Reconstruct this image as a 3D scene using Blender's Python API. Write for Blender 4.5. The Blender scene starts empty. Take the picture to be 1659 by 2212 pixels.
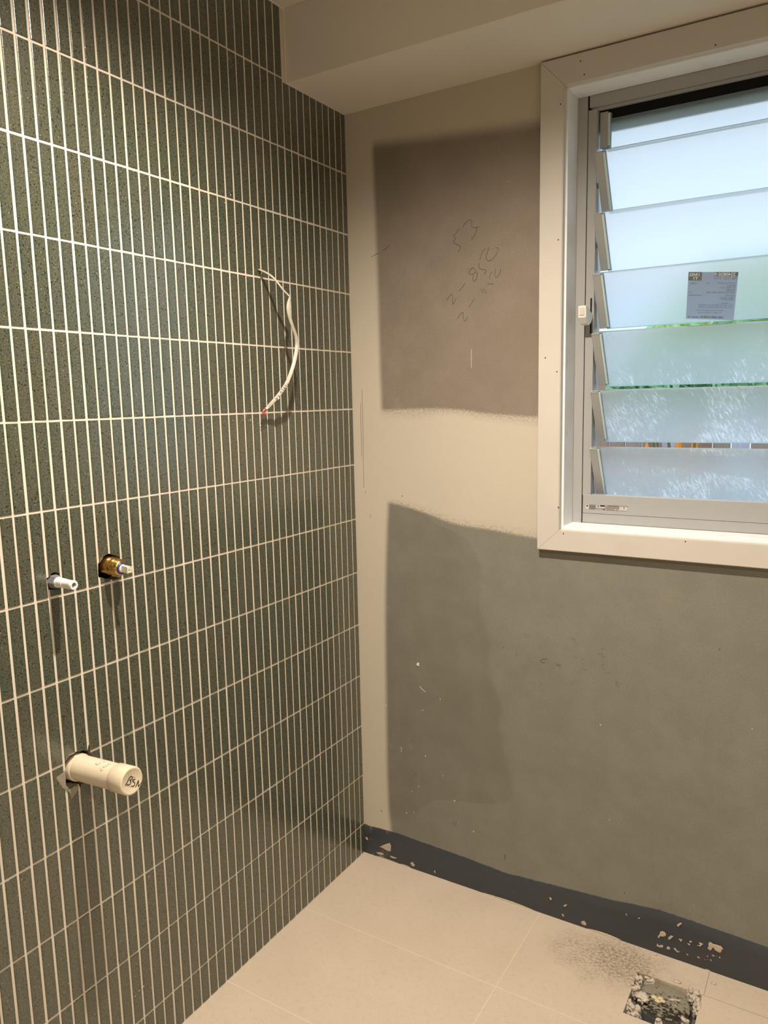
import bpy, bmesh, math, random
from mathutils import Vector, Matrix, Quaternion, noise
from math import sin, cos, pi, radians

# ------------------------------------------------------------------ camera, world, exposure
S = bpy.context.scene
COL = S.collection
W, H = 1659.0, 2212.0
FPX = 1641.753
YAW, PITCH, ROLL = -0.5518293, -0.1463063, -0.0222035
CAMPOS = Vector((1.18723, -1.77494, 1.35458))
_f = Vector((sin(YAW)*cos(PITCH), cos(YAW)*cos(PITCH), sin(PITCH)))
_r = Vector((cos(YAW), -sin(YAW), 0.0))
_u = _r.cross(_f)
CR = _r*cos(ROLL)+_u*sin(ROLL)
CU = _u*cos(ROLL)-_r*sin(ROLL)
CF = _f
cam_data = bpy.data.cameras.new('camera')
cam = bpy.data.objects.new('camera', cam_data)
COL.objects.link(cam)
m = Matrix.Identity(4)
for i in range(3):
    m[i][0] = CR[i]; m[i][1] = CU[i]; m[i][2] = -CF[i]; m[i][3] = CAMPOS[i]
cam.matrix_world = m
cam_data.sensor_fit = 'HORIZONTAL'
cam_data.sensor_width = 36.0
cam_data.lens = 36.0*FPX/W
cam_data.clip_start = 0.02
S.camera = cam

S.view_settings.view_transform = 'Standard'
S.view_settings.look = 'None'
S.view_settings.gamma = 1.0
S.view_settings.use_curve_mapping = False
S.view_settings.exposure = 1.25

SKY_STRENGTH = 0.78
world = bpy.data.worlds.new('overcast_sky')
S.world = world
world.use_nodes = True
wn = world.node_tree
wn.nodes.clear()
wo = wn.nodes.new('ShaderNodeOutputWorld')
wb = wn.nodes.new('ShaderNodeBackground')
wt = wn.nodes.new('ShaderNodeTexCoord')
wx = wn.nodes.new('ShaderNodeSeparateXYZ')
wr = wn.nodes.new('ShaderNodeValToRGB')
wr.color_ramp.elements[0].position = 0.0
wr.color_ramp.elements[0].color = (0.76, 0.88, 1.0, 1)
wr.color_ramp.elements[1].position = 0.6
wr.color_ramp.elements[1].color = (0.62, 0.79, 1.0, 1)
wn.links.new(wt.outputs['Generated'], wx.inputs[0])
wn.links.new(wx.outputs['Z'], wr.inputs[0])
wn.links.new(wr.outputs[0], wb.inputs[0])
wb.inputs[1].default_value = SKY_STRENGTH
wn.links.new(wb.outputs[0], wo.inputs[0])

LAMP_POS = (0.60, -0.90, 2.248)
LAMP_POWER = 65.0
LAMP_COLOR = (1.0, 0.865, 0.71)
LAMP_ANGLE = 150
LAMP_BLEND = 1.0
FILL_LAMP_POS = (1.55, -1.95, 2.248)  # second lamp, added to lift the ambient light
FILL_LAMP_POWER = 36.0

# ------------------------------------------------------------------ geometry helpers
def V(*a): return Vector(a)

def pix(px, py, ax, val):
    """point on the plane ax = val seen at a place of the photograph"""
    d = CR*((px-W/2)/FPX) - CU*((py-H/2)/FPX) + CF
    k = 'xyz'.index(ax)
    return CAMPOS + d*((val-CAMPOS[k])/d[k])

def ray(px, py):
    return (CR*((px-W/2)/FPX) - CU*((py-H/2)/FPX) + CF).normalized()

def link(name, bm, mats, parent=None, smooth=False, loc=None):
    me = bpy.data.meshes.new(name)
    bmesh.ops.recalc_face_normals(bm, faces=bm.faces)
    bm.to_mesh(me); bm.free()
    if not isinstance(mats, (list, tuple)): mats = [mats]
    for mt in mats: me.materials.append(mt)
    if smooth:
        for p in me.polygons: p.use_smooth = True
        if smooth != 'all':
            me.set_sharp_from_angle(angle=radians(38))
    o = bpy.data.objects.new(name, me)
    COL.objects.link(o)
    if parent is not None:
        o.parent = parent
        o.matrix_parent_inverse = parent.matrix_world.inverted() if parent.type == 'EMPTY' and False else Matrix.Identity(4)
        if parent.get('_origin') is not None:
            og = Vector(parent['_origin'])
            o.location = -og
    return o

def empty(name, loc=(0, 0, 0)):
    o = bpy.data.objects.new(name, None)
    COL.objects.link(o)
    o.location = loc
    o.empty_display_size = 0.05
    o['_origin'] = list(loc)
    return o

def tag(o, label, cat, group=None):
    o['label'] = label; o['category'] = cat
    if group: o['group'] = group
    return o

def box(bm, x0, y0, z0, x1, y1, z1, bev=0.0, mat=0, seg=2):
    r = bmesh.ops.create_cube(bm, size=1.0)
    vs = r['verts']
    for v in vs:
        v.co = V(x0+(v.co.x+.5)*(x1-x0), y0+(v.co.y+.5)*(y1-y0), z0+(v.co.z+.5)*(z1-z0))
    fs = list({f for v in vs for f in v.link_faces})
    for f in fs: f.material_index = mat
    if bev > 0:
        es = list({e for v in vs for e in v.link_edges})
        bmesh.ops.bevel(bm, geom=es, offset=bev, segments=seg, profile=0.5, affect='EDGES', material=mat)
    return vs

def quad(bm, pts, mat=0):
    f = bm.faces.new([bm.verts.new(p) for p in pts]); f.material_index = mat
    return f

def frame_from(axis):
    a = Vector(axis).normalized()
    t = V(0, 0, 1) if abs(a.z) < .9 else V(1, 0, 0)
    u = a.cross(t).normalized(); v = a.cross(u).normalized()
    return a, u, v

def lathe(bm, origin, axis, prof, n=48, mat=0, cap0=True, cap1=True, mats=None):
    """prof: list of (distance along axis, radius)"""
    a, u, v = frame_from(axis)
    o = Vector(origin)
    rings = []
    for (d, r) in prof:
        rings.append([bm.verts.new(o+a*d+(u*cos(2*pi*k/n)+v*sin(2*pi*k/n))*r) for k in range(n)])
    for i in range(len(rings)-1):
        mi = mats[i] if mats else mat
        for k in range(n):
            f = bm.faces.new([rings[i][k], rings[i][(k+1) % n], rings[i+1][(k+1) % n], rings[i+1][k]])
            f.material_index = mi
    if cap0: bm.faces.new(rings[0]).material_index = mats[0] if mats else mat
    if cap1: bm.faces.new(rings[-1][::-1]).material_index = mats[-1] if mats else mat

def tube(bm, pts, r, n=8, mat=0, closed_ends=True):
    pts = [Vector(p) for p in pts]
    rings = []
    prev = None
    for i, p in enumerate(pts):
        t = (pts[min(i+1, len(pts)-1)]-pts[max(i-1, 0)])
        if t.length < 1e-9: t = V(0, 0, 1)
        t.normalize()
        if prev is None:
            u = t.cross(V(0.3, 0.5, 0.81)).normalized()
        else:
            u = (prev-t*prev.dot(t)).normalized()
        prev = u
        w = t.cross(u)
        rr = r[i] if isinstance(r, (list, tuple)) else r
        rings.append([bm.verts.new(p+(u*cos(2*pi*k/n)+w*sin(2*pi*k/n))*rr) for k in range(n)])
    for i in range(len(rings)-1):
        for k in range(n):
            bm.faces.new([rings[i][k], rings[i][(k+1) % n], rings[i+1][(k+1) % n], rings[i+1][k]]).material_index = mat
    if closed_ends:
        bm.faces.new(rings[0][::-1]).material_index = mat
        bm.faces.new(rings[-1]).material_index = mat

def smooth_path(pts, sub=6):
    """Catmull-Rom through points of any dimension"""
    out = []
    P = [Vector(p) for p in pts]
    for i in range(len(P)-1):
        p0 = P[max(i-1, 0)]; p1 = P[i]; p2 = P[i+1]; p3 = P[min(i+2, len(P)-1)]
        for s in range(sub):
            t = s/sub
            out.append(0.5*((2*p1)+(p2-p0)*t+(2*p0-5*p1+4*p2-p3)*t*t+(3*p1-p0-3*p2+p3)*t**3))
    out.append(P[-1])
    return out

def blob(bm, c, r, seed=0, flat=1.0, rough=0.35, mat=0, freq=2.2, sub=3):
    vs = bmesh.ops.create_icosphere(bm, subdivisions=sub, radius=1.0)['verts']
    c = Vector(c)
    if not isinstance(r, (tuple, list)): r = (r, r, r*flat)
    for v in vs:
        d = v.co.normalized()
        k = 1+rough*noise.noise(d*freq+V(seed*3.1, seed*1.7, seed))+rough*.5*noise.noise(d*freq*2.7+V(seed, 0, 0))
        v.co = c+V(d.x*r[0]*k, d.y*r[1]*k, d.z*r[2]*k)
    for f in {f for v in vs for f in v.link_faces}: f.material_index = mat

def flake(bm, poly, normal, th, mat=0):
    """thin irregular slab from a polygon; normal points out of the wall"""
    n = Vector(normal)
    a = [bm.verts.new(Vector(p)) for p in poly]
    c = sum((Vector(p) for p in poly), V(0, 0, 0))/len(poly)
    b = [bm.verts.new(c+(Vector(p)-c)*.82+n*th) for p in poly]
    k = len(poly)
    bm.faces.new(a).material_index = mat
    bm.faces.new(b[::-1]).material_index = mat
    for i in range(k):
        bm.faces.new([a[i], a[(i+1) % k], b[(i+1) % k], b[i]]).material_index = mat

def text_bm(bm, txt, size, to3d, mirror=True, align='LEFT', mat=0, bold=0.0):
    """lettering as flat mesh; to3d(u, v) maps text plane metres to the place"""
    cu = bpy.data.curves.new('lettering', 'FONT')
    cu.body = txt; cu.size = size; cu.align_x = align; cu.resolution_u = 2
    cu.offset = bold
    ob = bpy.data.objects.new('lettering', cu)
    COL.objects.link(ob)
    dg = bpy.context.evaluated_depsgraph_get()
    me = bpy.data.meshes.new_from_object(ob.evaluated_get(dg))
    bpy.data.objects.remove(ob); bpy.data.curves.remove(cu)
    vs = [bm.verts.new(to3d(v.co.x, v.co.y)) for v in me.vertices]
    for p in me.polygons:
        try: bm.faces.new([vs[i] for i in p.vertices]).material_index = mat
        except ValueError: pass
    bpy.data.meshes.remove(me)

# ------------------------------------------------------------------ material helpers
class NT:
    def __init__(s, name):
        s.m = bpy.data.materials.new(name); s.m.use_nodes = True
        s.t = s.m.node_tree; s.t.nodes.clear()
        s.out = s.n('ShaderNodeOutputMaterial')
    def n(s, typ, **kw):
        x = s.t.nodes.new(typ)
        for k, v in kw.items(): setattr(x, k, v)
        return x
    def l(s, a, b): s.t.links.new(a, b)
    def put(s, inp, v):
        if hasattr(v, 'is_linked') or isinstance(v, bpy.types.NodeSocket): s.l(v, inp)
        else: inp.default_value = v
    def math(s, op, a, b=0.0, c=0.0, clamp=False):
        x = s.n('ShaderNodeMath', operation=op); x.use_clamp = clamp
        s.put(x.inputs[0], a); s.put(x.inputs[1], b); s.put(x.inputs[2], c)
        return x.outputs[0]
    def pos(s):
        g = s.n('ShaderNodeNewGeometry')
        x = s.n('ShaderNodeSeparateXYZ'); s.l(g.outputs['Position'], x.inputs[0])
        return g.outputs['Position'], x.outputs[0], x.outputs[1], x.outputs[2]
    def noise(s, vec, scale, detail=3, rough=.55, dist=0.0):
        x = s.n('ShaderNodeTexNoise'); s.l(vec, x.inputs['Vector'])
        x.inputs['Scale'].default_value = scale; x.inputs['Detail'].default_value = detail
        x.inputs['Roughness'].default_value = rough; x.inputs['Distortion'].default_value = dist
        return x.outputs[0]
    def vmul(s, vec, v):
        x = s.n('ShaderNodeVectorMath', operation='MULTIPLY'); s.l(vec, x.inputs[0]); x.inputs[1].default_value = v
        return x.outputs[0]
    def mix(s, f, a, b, mode='MIX'):
        x = s.n('ShaderNodeMix', data_type='RGBA', blend_type=mode)
        s.put(x.inputs[0], f); s.put(x.inputs[6], a); s.put(x.inputs[7], b)
        return x.outputs[2]
    def step(s, v, lo, hi):
        x = s.n('ShaderNodeMapRange', interpolation_type='SMOOTHSTEP')
        s.put(x.inputs['Value'], v); s.put(x.inputs['From Min'], lo); s.put(x.inputs['From Max'], hi)
        return x.outputs[0]
    def curve(s, v, pts, x0, x1, y0, y1):
        """piecewise-linear function through pts as a float curve"""
        nv = s.math('DIVIDE', s.math('SUBTRACT', v, x0), x1-x0, clamp=True)
        c = s.n('ShaderNodeFloatCurve'); cm = c.mapping.curves[0]
        P = [((a-x0)/(x1-x0), (b-y0)/(y1-y0)) for a, b in pts]
        cm.points[0].location = P[0]; cm.points[1].location = P[-1]
        for q in P[1:-1]: cm.points.new(*q)
        c.mapping.update()
        s.l(nv, c.inputs['Value'])
        return s.math('MULTIPLY_ADD', c.outputs[0], y1-y0, y0)
    def bump(s, h, strength=.3, dist=.001):
        b = s.n('ShaderNodeBump'); b.inputs['Strength'].default_value = strength
        b.inputs['Distance'].default_value = dist; s.l(h, b.inputs['Height'])
        return b.outputs[0]
    def bsdf(s, color, rough=.5, metal=0.0, normal=None, spec=.5, **kw):
        b = s.n('ShaderNodeBsdfPrincipled')
        s.put(b.inputs['Base Color'], color); s.put(b.inputs['Roughness'], rough)
        s.put(b.inputs['Metallic'], metal); s.put(b.inputs['Specular IOR Level'], spec)
        for k, v in kw.items(): s.put(b.inputs[k.replace('_', ' ')], v)
        if normal is not None: s.l(normal, b.inputs['Normal'])
        s.l(b.outputs[0], s.out.inputs[0])
        return b

def c4(r, g, b): return (r, g, b, 1.0)
def srgb(r, g, b):
    f = lambda x: ((x/255+.055)/1.055)**2.4 if x > 10 else x/255/12.92
    return (f(r), f(g), f(b), 1.0)

def plain(name, col, rough=.5, metal=0.0, vary=.06, scale=30, bump=.0, spec=.5):
    t = NT(name); p, x, y, z = t.pos()
    n = t.noise(p, scale, 4)
    f = t.math('MULTIPLY_ADD', n, 2*vary, 1-vary)
    cc = t.n('ShaderNodeVectorMath', operation='SCALE'); cc.inputs[0].default_value = col[:3]; t.l(f, cc.inputs['Scale'])
    nn = t.bump(t.noise(p, scale*6, 3), bump, .0006) if bump > 0 else None
    t.bsdf(cc.outputs[0], rough, metal, nn, spec)
    return t.m

# --- tiles
PW, OFF, ZF, U = 0.1712632*.155, 0.1267787*.155, 0.5912373*.155, .155
GV, GH = 0.0049, 0.0045

def mat_tile():
    t = NT('speckled_green_glaze'); p, x, y, z = t.pos()
    ci = t.math('FLOOR', t.math('DIVIDE', t.math('SUBTRACT', t.math('MULTIPLY', y, -1.0), OFF), PW))
    ri = t.math('FLOOR', t.math('DIVIDE', t.math('SUBTRACT', z, ZF), U))
    cv = t.n('ShaderNodeCombineXYZ'); t.l(ci, cv.inputs[0]); t.l(ri, cv.inputs[1])
    wn_ = t.n('ShaderNodeTexWhiteNoise', noise_dimensions='2D'); t.l(cv.outputs[0], wn_.inputs['Vector'])
    green = c4(.050, .068, .046); warm = c4(.070, .073, .049)
    r = t.n('ShaderNodeValToRGB'); e = r.color_ramp.elements
    e[0].position = 0; e[0].color = green; e[1].position = 1; e[1].color = warm
    k = e.new(.45); k.color = c4(.053, .067, .046)
    k = e.new(.7); k.color = c4(.059, .069, .047)
    t.l(wn_.outputs['Value'], r.inputs[0])
    # each tile: greener glaze along its long sides, browner down the middle
    fr_ = t.math('FRACT', t.math('DIVIDE', t.math('SUBTRACT', t.math('MULTIPLY', y, -1.0), OFF), PW))
    ed = t.math('ABSOLUTE', t.math('SUBTRACT', fr_, .5))
    ed = t.math('ADD', ed, t.math('MULTIPLY', t.math('SUBTRACT', t.noise(t.vmul(p, (1, 1, .25)), 40, 4, .6), .5), .22))
    ctr = t.math('SUBTRACT', 1.0, t.step(ed, .14, .38))
    r2 = t.mix(t.math('MULTIPLY', ctr, .55), r.outputs[0], c4(.078, .077, .054))
    r2 = t.mix(t.math('MULTIPLY', t.math('SUBTRACT', 1.0, ctr), .35), r2, c4(.042, .064, .042))
    # cloudy glaze breaking warm
    cl = t.noise(t.vmul(p, (1, 1, .35)), 55, 5, .62)
    cl = t.step(cl, .42, .72)
    col = t.mix(t.math('MULTIPLY', cl, .4), r2, c4(.094, .090, .060))
    gr = t.step(t.noise(p, 330, 4, .72), .32, .68)
    gs_ = t.n('ShaderNodeVectorMath', operation='SCALE'); t.l(col, gs_.inputs[0]); t.l(t.math('MULTIPLY_ADD', gr, 1.0, .52), gs_.inputs['Scale']); col = gs_.outputs[0]
    # dark speckles and rare pale ones
    def spots(scale, thr, off, keep):
        v = t.n('ShaderNodeTexVoronoi', feature='F1'); v.inputs['Scale'].default_value = scale
        a = t.n('ShaderNodeVectorMath', operation='ADD'); t.l(p, a.inputs[0]); a.inputs[1].default_value = (off, off, off)
        t.l(a.outputs[0], v.inputs['Vector'])
        sc = t.n('ShaderNodeSeparateColor'); t.l(v.outputs['Color'], sc.inputs[0])
        big = t.math('MULTIPLY', sc.outputs[0], thr)
        m_ = t.math('SUBTRACT', 1.0, t.step(v.outputs['Distance'], t.math('MULTIPLY', big, .55), big))
        return t.math('MULTIPLY', m_, t.math('LESS_THAN', sc.outputs[1], keep))
    d1 = spots(270, .50, 0.3, .40); d2 = spots(150, .27, 1.3, .45)
    dark = t.math('MAXIMUM', d1, d2)
    col = t.mix(t.math('MULTIPLY', dark, .92), col, c4(.007, .006, .004))
    lt = spots(170, .24, 2.1, .26)
    col = t.mix(t.math('MULTIPLY', lt, .75), col, c4(.30, .28, .20))
    # powdery smudges left by the grout
    sm = t.noise(t.vmul(p, (1, 1.2, .9)), 7, 6, .7)
    sm = t.math('MULTIPLY', t.step(sm, .60, .78), t.step(t.noise(p, 60, 3), .35, .7))
    col = t.mix(t.math('MULTIPLY', sm, .22), col, c4(.34, .32, .26))
    h = t.math('ADD', t.math('MULTIPLY', t.noise(p, 160, 3), .8), t.math('MULTIPLY', dark, -.5))
    ro = t.math('MULTIPLY_ADD', sm, .25, .22)
    t.bsdf(col, ro, 0, t.bump(h, .22, .0006), 1.0, Coat_Weight=.22, Coat_Roughness=.16)
    return t.m

def mat_grout():
    t = NT('cream_grout'); p, x, y, z = t.pos()
    n = t.noise(p, 9, 5, .6)
    col = t.mix(n, c4(.62, .56, .475), c4(.735, .675, .58))
    t.bsdf(col, .85, 0, t.bump(t.noise(p, 900, 2), .4, .0004), .2)
    return t.m

M_TILE = mat_tile(); M_GROUT = mat_grout()

# --- back wall (boards and jointing compound)
def mat_plaster(back=True):
    t = NT('jointed_plasterboard' if back else 'set_plaster'); p, x, y, z = t.pos()
    fine = t.noise(p, 420, 3, .6)
    mid = t.noise(p, 38, 5, .6)
    bro = t.noise(p, 3.2, 4, .5)
    cream = t.mix(bro, c4(.50, .455, .375), c4(.55, .51, .425))
    cream = t.mix(t.math('MULTIPLY', t.step(mid, .45, .75), .10), cream, c4(.42, .37, .30))
    if not back:
        t.bsdf(cream, .75, 0, t.bump(t.noise(p, 120, 4), .15, .001), .3)
        return t.m
    brown = t.mix(bro, c4(.222, .186, .152), c4(.262, .220, .182))
    green = t.mix(bro, c4(.200, .197, .166), c4(.232, .226, .190))
    speck = t.math('MULTIPLY_ADD', t.step(t.noise(p, 300, 4, .75), .3, .7), .20, .88)
    speck = t.math('MULTIPLY', speck, t.math('MULTIPLY_ADD', t.step(t.noise(p, 11, 5, .65), .3, .7), .12, .93))
    def scl(col):
        v_ = t.n('ShaderNodeVectorMath', operation='SCALE'); t.l(col, v_.inputs[0]); t.l(speck, v_.inputs['Scale']); return v_.outputs[0]
    brown = scl(brown); green = scl(green)
    # coarse and fine wobble for trowel edges
    wob = t.math('MULTIPLY', t.math('SUBTRACT', t.noise(p, 9, 5, .6), .5), .03)
    wobf = t.math('MULTIPLY', t.math('SUBTRACT', fine, .5), .035)
    wobs = t.math('MULTIPLY', t.math('SUBTRACT', t.noise(t.vmul(p, (.35, 1, 1.6)), 60, 4, .6), .5), .03)
    zz = t.math('ADD', z, wobf); xx = t.math('ADD', x, t.math('MULTIPLY', wobf, .35))
    # damp darker area of the lower board
    rb = t.curve(z, [(0, .30), (.115, .17), (.23, .24), (.30, .475), (.37, .47), (.44, .45), (.50, .435), (.535, .445), (.60, .425), (.655, .405), (.72, .41), (.82, .385), (.92, .388), (1.0, .33), (1.03, .25), (1.1, .2)], 0, 1.2, 0, .6)
    damp = t.math('SUBTRACT', 1.0, t.step(t.math('ADD', x, wob), t.math('SUBTRACT', rb, .012), t.math('ADD', rb, .008)))
    damp2 = t.math('MULTIPLY', damp, t.step(t.math('ADD', z, t.math('MULTIPLY', wob, 2.0)), .13, .17))
    dn = t.noise(p, 5, 5, .6)
    damp2 = t.math('MULTIPLY', damp2, t.math('MULTIPLY_ADD', t.step(dn, .30, .55), .6, .4))
    green = t.mix(t.math('MULTIPLY', damp2, .80), green, t.mix(1.0, green, c4(.85, .83, .80), 'MULTIPLY'))
    # lighter scuffs
    sc = t.noise(t.vmul(p, (1, 1, .55)), 13, 6, .72)
    sc = t.math('MULTIPLY', t.step(sc, .60, .72), t.math('SUBTRACT', 1.0, t.step(x, .12, .26)))
    green = t.mix(t.math('MULTIPLY', sc, .5), green, c4(.40, .37, .30))
    # rusty scuff marks under the window
    ru = t.noise(t.vmul(p, (1, 1, 1.6)), 26, 5, .7)
    inr = t.math('MULTIPLY', t.step(x, .42, .50), t.math('SUBTRACT', 1.0, t.step(x, .72, .82)))
    inr = t.math('MULTIPLY', inr, t.math('MULTIPLY', t.step(z, .60, .68), t.math('SUBTRACT', 1.0, t.step(z, .74, .80))))
    ru = t.math('MULTIPLY', t.step(ru, .57, .68), inr)
    green = t.mix(t.math('MULTIPLY', ru, .55), green, c4(.12, .085, .05))
    pl_ = t.math('MULTIPLY', t.step(t.noise(p, 16, 6, .7), .50, .70), t.step(fine, .40, .62))
    brown = t.mix(t.math('MULTIPLY', pl_, t.math('MULTIPLY_ADD', t.math('SUBTRACT', 1.0, t.step(x, .12, .35)), .28, .06)), brown, c4(.40, .35, .29))
    brown = t.mix(t.math('MULTIPLY', t.step(t.noise(p, 4.5, 3, .5), .45, .65), .35), brown, c4(.205, .180, .130))
    # board regions: brown board only between its edges
    e_top = t.curve(x, [(0, 2.012), (.085, 2.012), (.16, 2.006), (.25, 1.998), (.36, 1.990), (.46, 1.982), (.54, 1.979), (.9, 1.96)], 0, 1, 1.9, 2.1)
    e_lo = t.curve(x, [(0, 1.302), (.095, 1.300), (.20, 1.294), (.30, 1.306), (.40, 1.289), (.50, 1.277), (.54, 1.270), (1, 1.25)], 0, 1, 1.2, 1.4)
    e_lo2 = t.curve(x, [(0, 1.327), (.095, 1.327), (.30, 1.327), (.42, 1.313), (.54, 1.305), (1, 1.29)], 0, 1, 1.2, 1.4)
    e_g = t.curve(x, [(0, 1.078), (.10, 1.076), (.235, 1.050), (.31, 1.030), (.42, 1.020), (.54, 1.008), (1, .99)], 0, 1, .9, 1.1)
    e_g0 = t.curve(x, [(0, 1.092), (.10, 1.092), (.23, 1.078), (.31, 1.055), (.42, 1.048), (.54, 1.040), (1, 1.02)], 0, 1, .9, 1.15)
    e_l = t.curve(z, [(0, .094), (.095, .094), (.16, .088), (.5, .088), (.8, .093), (1.0, .103), (1.08, .108), (1.18, .100), (1.33, .094), (1.7, .090), (2.0, .084), (2.3, .08)], 0, 2.3, 0, .2)
    lx = t.step(xx, t.math('SUBTRACT', e_l, .010), t.math('ADD', e_l, .010))
    upper = t.math('MULTIPLY', t.math('SUBTRACT', 1.0, t.step(zz, t.math('SUBTRACT', e_top, .020), t.math('ADD', e_top, .020))),
                   t.step(zz, t.math('SUBTRACT', e_lo2, .003), t.math('ADD', e_lo2, .003)))
    mott = t.math('MULTIPLY', t.step(z, e_lo, e_lo2), t.step(t.noise(p, 190, 4, .7), .33, .66))
    upper = t.math('MAXIMUM', upper, t.math('MULTIPLY', t.math('MULTIPLY', mott, .62), t.math('LESS_THAN', z, e_lo2)))
    low = t.math('SUBTRACT', 1.0, t.step(zz, t.math('SUBTRACT', e_g, .004), t.math('ADD', e_g, .004)))
    mott2 = t.math('MULTIPLY', t.math('SUBTRACT', 1.0, t.step(z, e_g, e_g0)), t.step(t.noise(t.vmul(p, (.5, 1, 1)), 190, 4, .7), .40, .75))
    low = t.math('MAXIMUM', low, t.math('MULTIPLY', mott2, .75))
    isb = t.math('GREATER_THAN', z, 1.18)
    board = t.mix(isb, green, brown)
    bm_ = t.math('MULTIPLY', t.math('MAXIMUM', t.math('MULTIPLY', upper, isb), t.math('MULTIPLY', low, t.math('SUBTRACT', 1.0, isb))), lx)
    col = t.mix(bm_, cream, board)
    # tiny dark nicks and white flecks
    v = t.n('ShaderNodeTexVoronoi'); v.inputs['Scale'].default_value = 26; t.l(t.vmul(p, (1, 1, .8)), v.inputs['Vector'])
    s2 = t.n('ShaderNodeSeparateColor'); t.l(v.outputs['Color'], s2.inputs[0])
    dot = t.math('MULTIPLY', t.math('LESS_THAN', v.outputs['Distance'], .040), t.math('LESS_THAN', s2.outputs[0], .10))
    col = t.mix(t.math('MULTIPLY', dot, .8), col, c4(.05, .045, .035))
    dot = t.math('MULTIPLY', t.math('LESS_THAN', v.outputs['Distance'], .032), t.math('GREATER_THAN', s2.outputs[0], .91))
    col = t.mix(dot, col, c4(.75, .70, .60))
    hgt = t.math('ADD', t.math('MULTIPLY', bm_, -.25), t.math('MULTIPLY', mid, .15))
    t.bsdf(col, .8, 0, t.bump(hgt, .35, .0015), .25)
    return t.m

M_BACK = mat_plaster(True)
M_PLASTER = mat_plaster(False)

def mat_floor():
    t = NT('beige_porcelain'); p, x, y, z = t.pos()
    n1 = t.noise(p, 70, 5, .65); n2 = t.noise(p, 6, 4, .5); n3 = t.noise(p, 380, 3, .6)
    col = t.mix(n2, c4(.56, .475, .375), c4(.66, .565, .455))
    col = t.mix(t.math('MULTIPLY', t.step(n1, .50, .75), .30), col, c4(.42, .34, .26))
    col = t.mix(t.math('MULTIPLY', t.step(n3, .52, .72), .38), col, c4(.33, .265, .20))
    # dirty damp patch beside the floor waste
    dx = t.math('DIVIDE', t.math('SUBTRACT', x, .775), .16); dy = t.math('DIVIDE', t.math('ADD', y, .085), .10)
    rr = t.math('SQRT', t.math('ADD', t.math('MULTIPLY', dx, dx), t.math('MULTIPLY', dy, dy)))
    rr = t.math('ADD', rr, t.math('MULTIPLY', t.math('SUBTRACT', t.noise(p, 12, 4), .5), 1.2))
    pt = t.math('SUBTRACT', 1.0, t.step(rr, .25, 1.15))
    pn = t.step(t.noise(t.vmul(p, (1, 1.4, 1)), 130, 4, .6), .40, .62)
    col = t.mix(t.math('MULTIPLY', pt, t.math('MULTIPLY_ADD', pn, .62, .12)), col, c4(.17, .135, .095))
    # joints
    def line(v, at, w=.0009):
        return t.math('SUBTRACT', 1.0, t.step(t.math('ABSOLUTE', t.math('SUBTRACT', v, at)), w*.6, w*1.4))
    gx = t.math('PINGPONG', t.math('ADD', x, -.556+6.0), .3)     # joints every 0.6
    jx = t.math('SUBTRACT', 1.0, t.step(t.math('ABSOLUTE', t.math('SUBTRACT', t.math('PINGPONG', t.math('SUBTRACT', x, .556), .3), 0.0)), .0006, .0014))
    jy = t.math('SUBTRACT', 1.0, t.step(t.math('ABSOLUTE', t.math('PINGPONG', t.math('ADD', y, .301), .15)), .0006, .0014))
    bigy = t.math('SUBTRACT', 1.0, t.math('GREATER_THAN', y, -.2))
    jy = t.math('MULTIPLY', jy, bigy)
    cut = t.math('MULTIPLY', line(y, -.2475), t.math('GREATER_THAN', x, .79))
    cut2 = t.math('MULTIPLY', line(x, .9745), t.math('GREATER_THAN', y, -.09))
    cut3 = t.math('MULTIPLY', line(y, -.089), t.math('GREATER_THAN', x, .972))
    jj = t.math('MAXIMUM', jx, jy)
    col = t.mix(t.math('MULTIPLY', jj, .55), col, c4(.80, .70, .58))
    col = t.mix(t.math('MULTIPLY', cut, .6), col, c4(.66, .56, .44))
    col = t.mix(t.math('MULTIPLY', t.math('MAXIMUM', cut2, cut3), .5), col, c4(.14, .11, .08))
    h = t.math('ADD', t.math('MULTIPLY', n1, .4), t.math('MULTIPLY', jj, -.8))
    t.bsdf(col, t.math('MULTIPLY_ADD', n1, .2, .50), 0, t.bump(h, .25, .0008), .4)
    return t.m
M_FLOOR = mat_floor()

M_PAINT = plain('primed_trim_paint', c4(.58, .55, .505), .45, vary=.05, scale=14, bump=.05)
M_REVEAL = None
def mat_reveal():
    t = NT('smudged_white_primer'); p, x, y, z = t.pos()
    n = t.step(t.noise(p, 22, 6, .7), .50, .72)
    col = t.mix(t.math('MULTIPLY', n, .30), c4(.83, .85, .88), c4(.56, .57, .60))
    t.bsdf(col, .5, 0, t.bump(t.noise(p, 70, 3), .08, .001), .4)
    return t.m
M_REVEAL = mat_reveal()
M_FRAME = plain('pearl_grey_powder_coat', c4(.37, .375, .375), .38, vary=.03, scale=60)
M_CLIP = plain('grey_clip_plastic', c4(.40, .41, .41), .45, vary=.03, scale=60)
M_LIP = plain('clear_clip_lip', c4(.62, .76, .76), .3, vary=.03)
M_WHITEP = plain('white_plastic', c4(.80, .80, .78), .35, vary=.03)
M_DARK = plain('painted_void_shade', c4(.008, .008, .008), .9, vary=.2)  # near-black colour standing in for shade in unlit openings
M_BLACK = plain('black_marker_ink', c4(.012, .012, .014), .6, vary=.1)
M_PENCIL = plain('graphite_line', c4(.075, .065, .055), .6, vary=.1)
M_MITRE = plain('dark_mitre_gap', c4(.05, .04, .03), .9)
M_CAVITY = plain('painted_cavity_shade', c4(.02, .018, .016), .95, vary=.4, scale=60)
M_FIBRE = plain('broken_tile_body', c4(.20, .17, .13), .9, vary=.3, scale=150, bump=.4)

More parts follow.
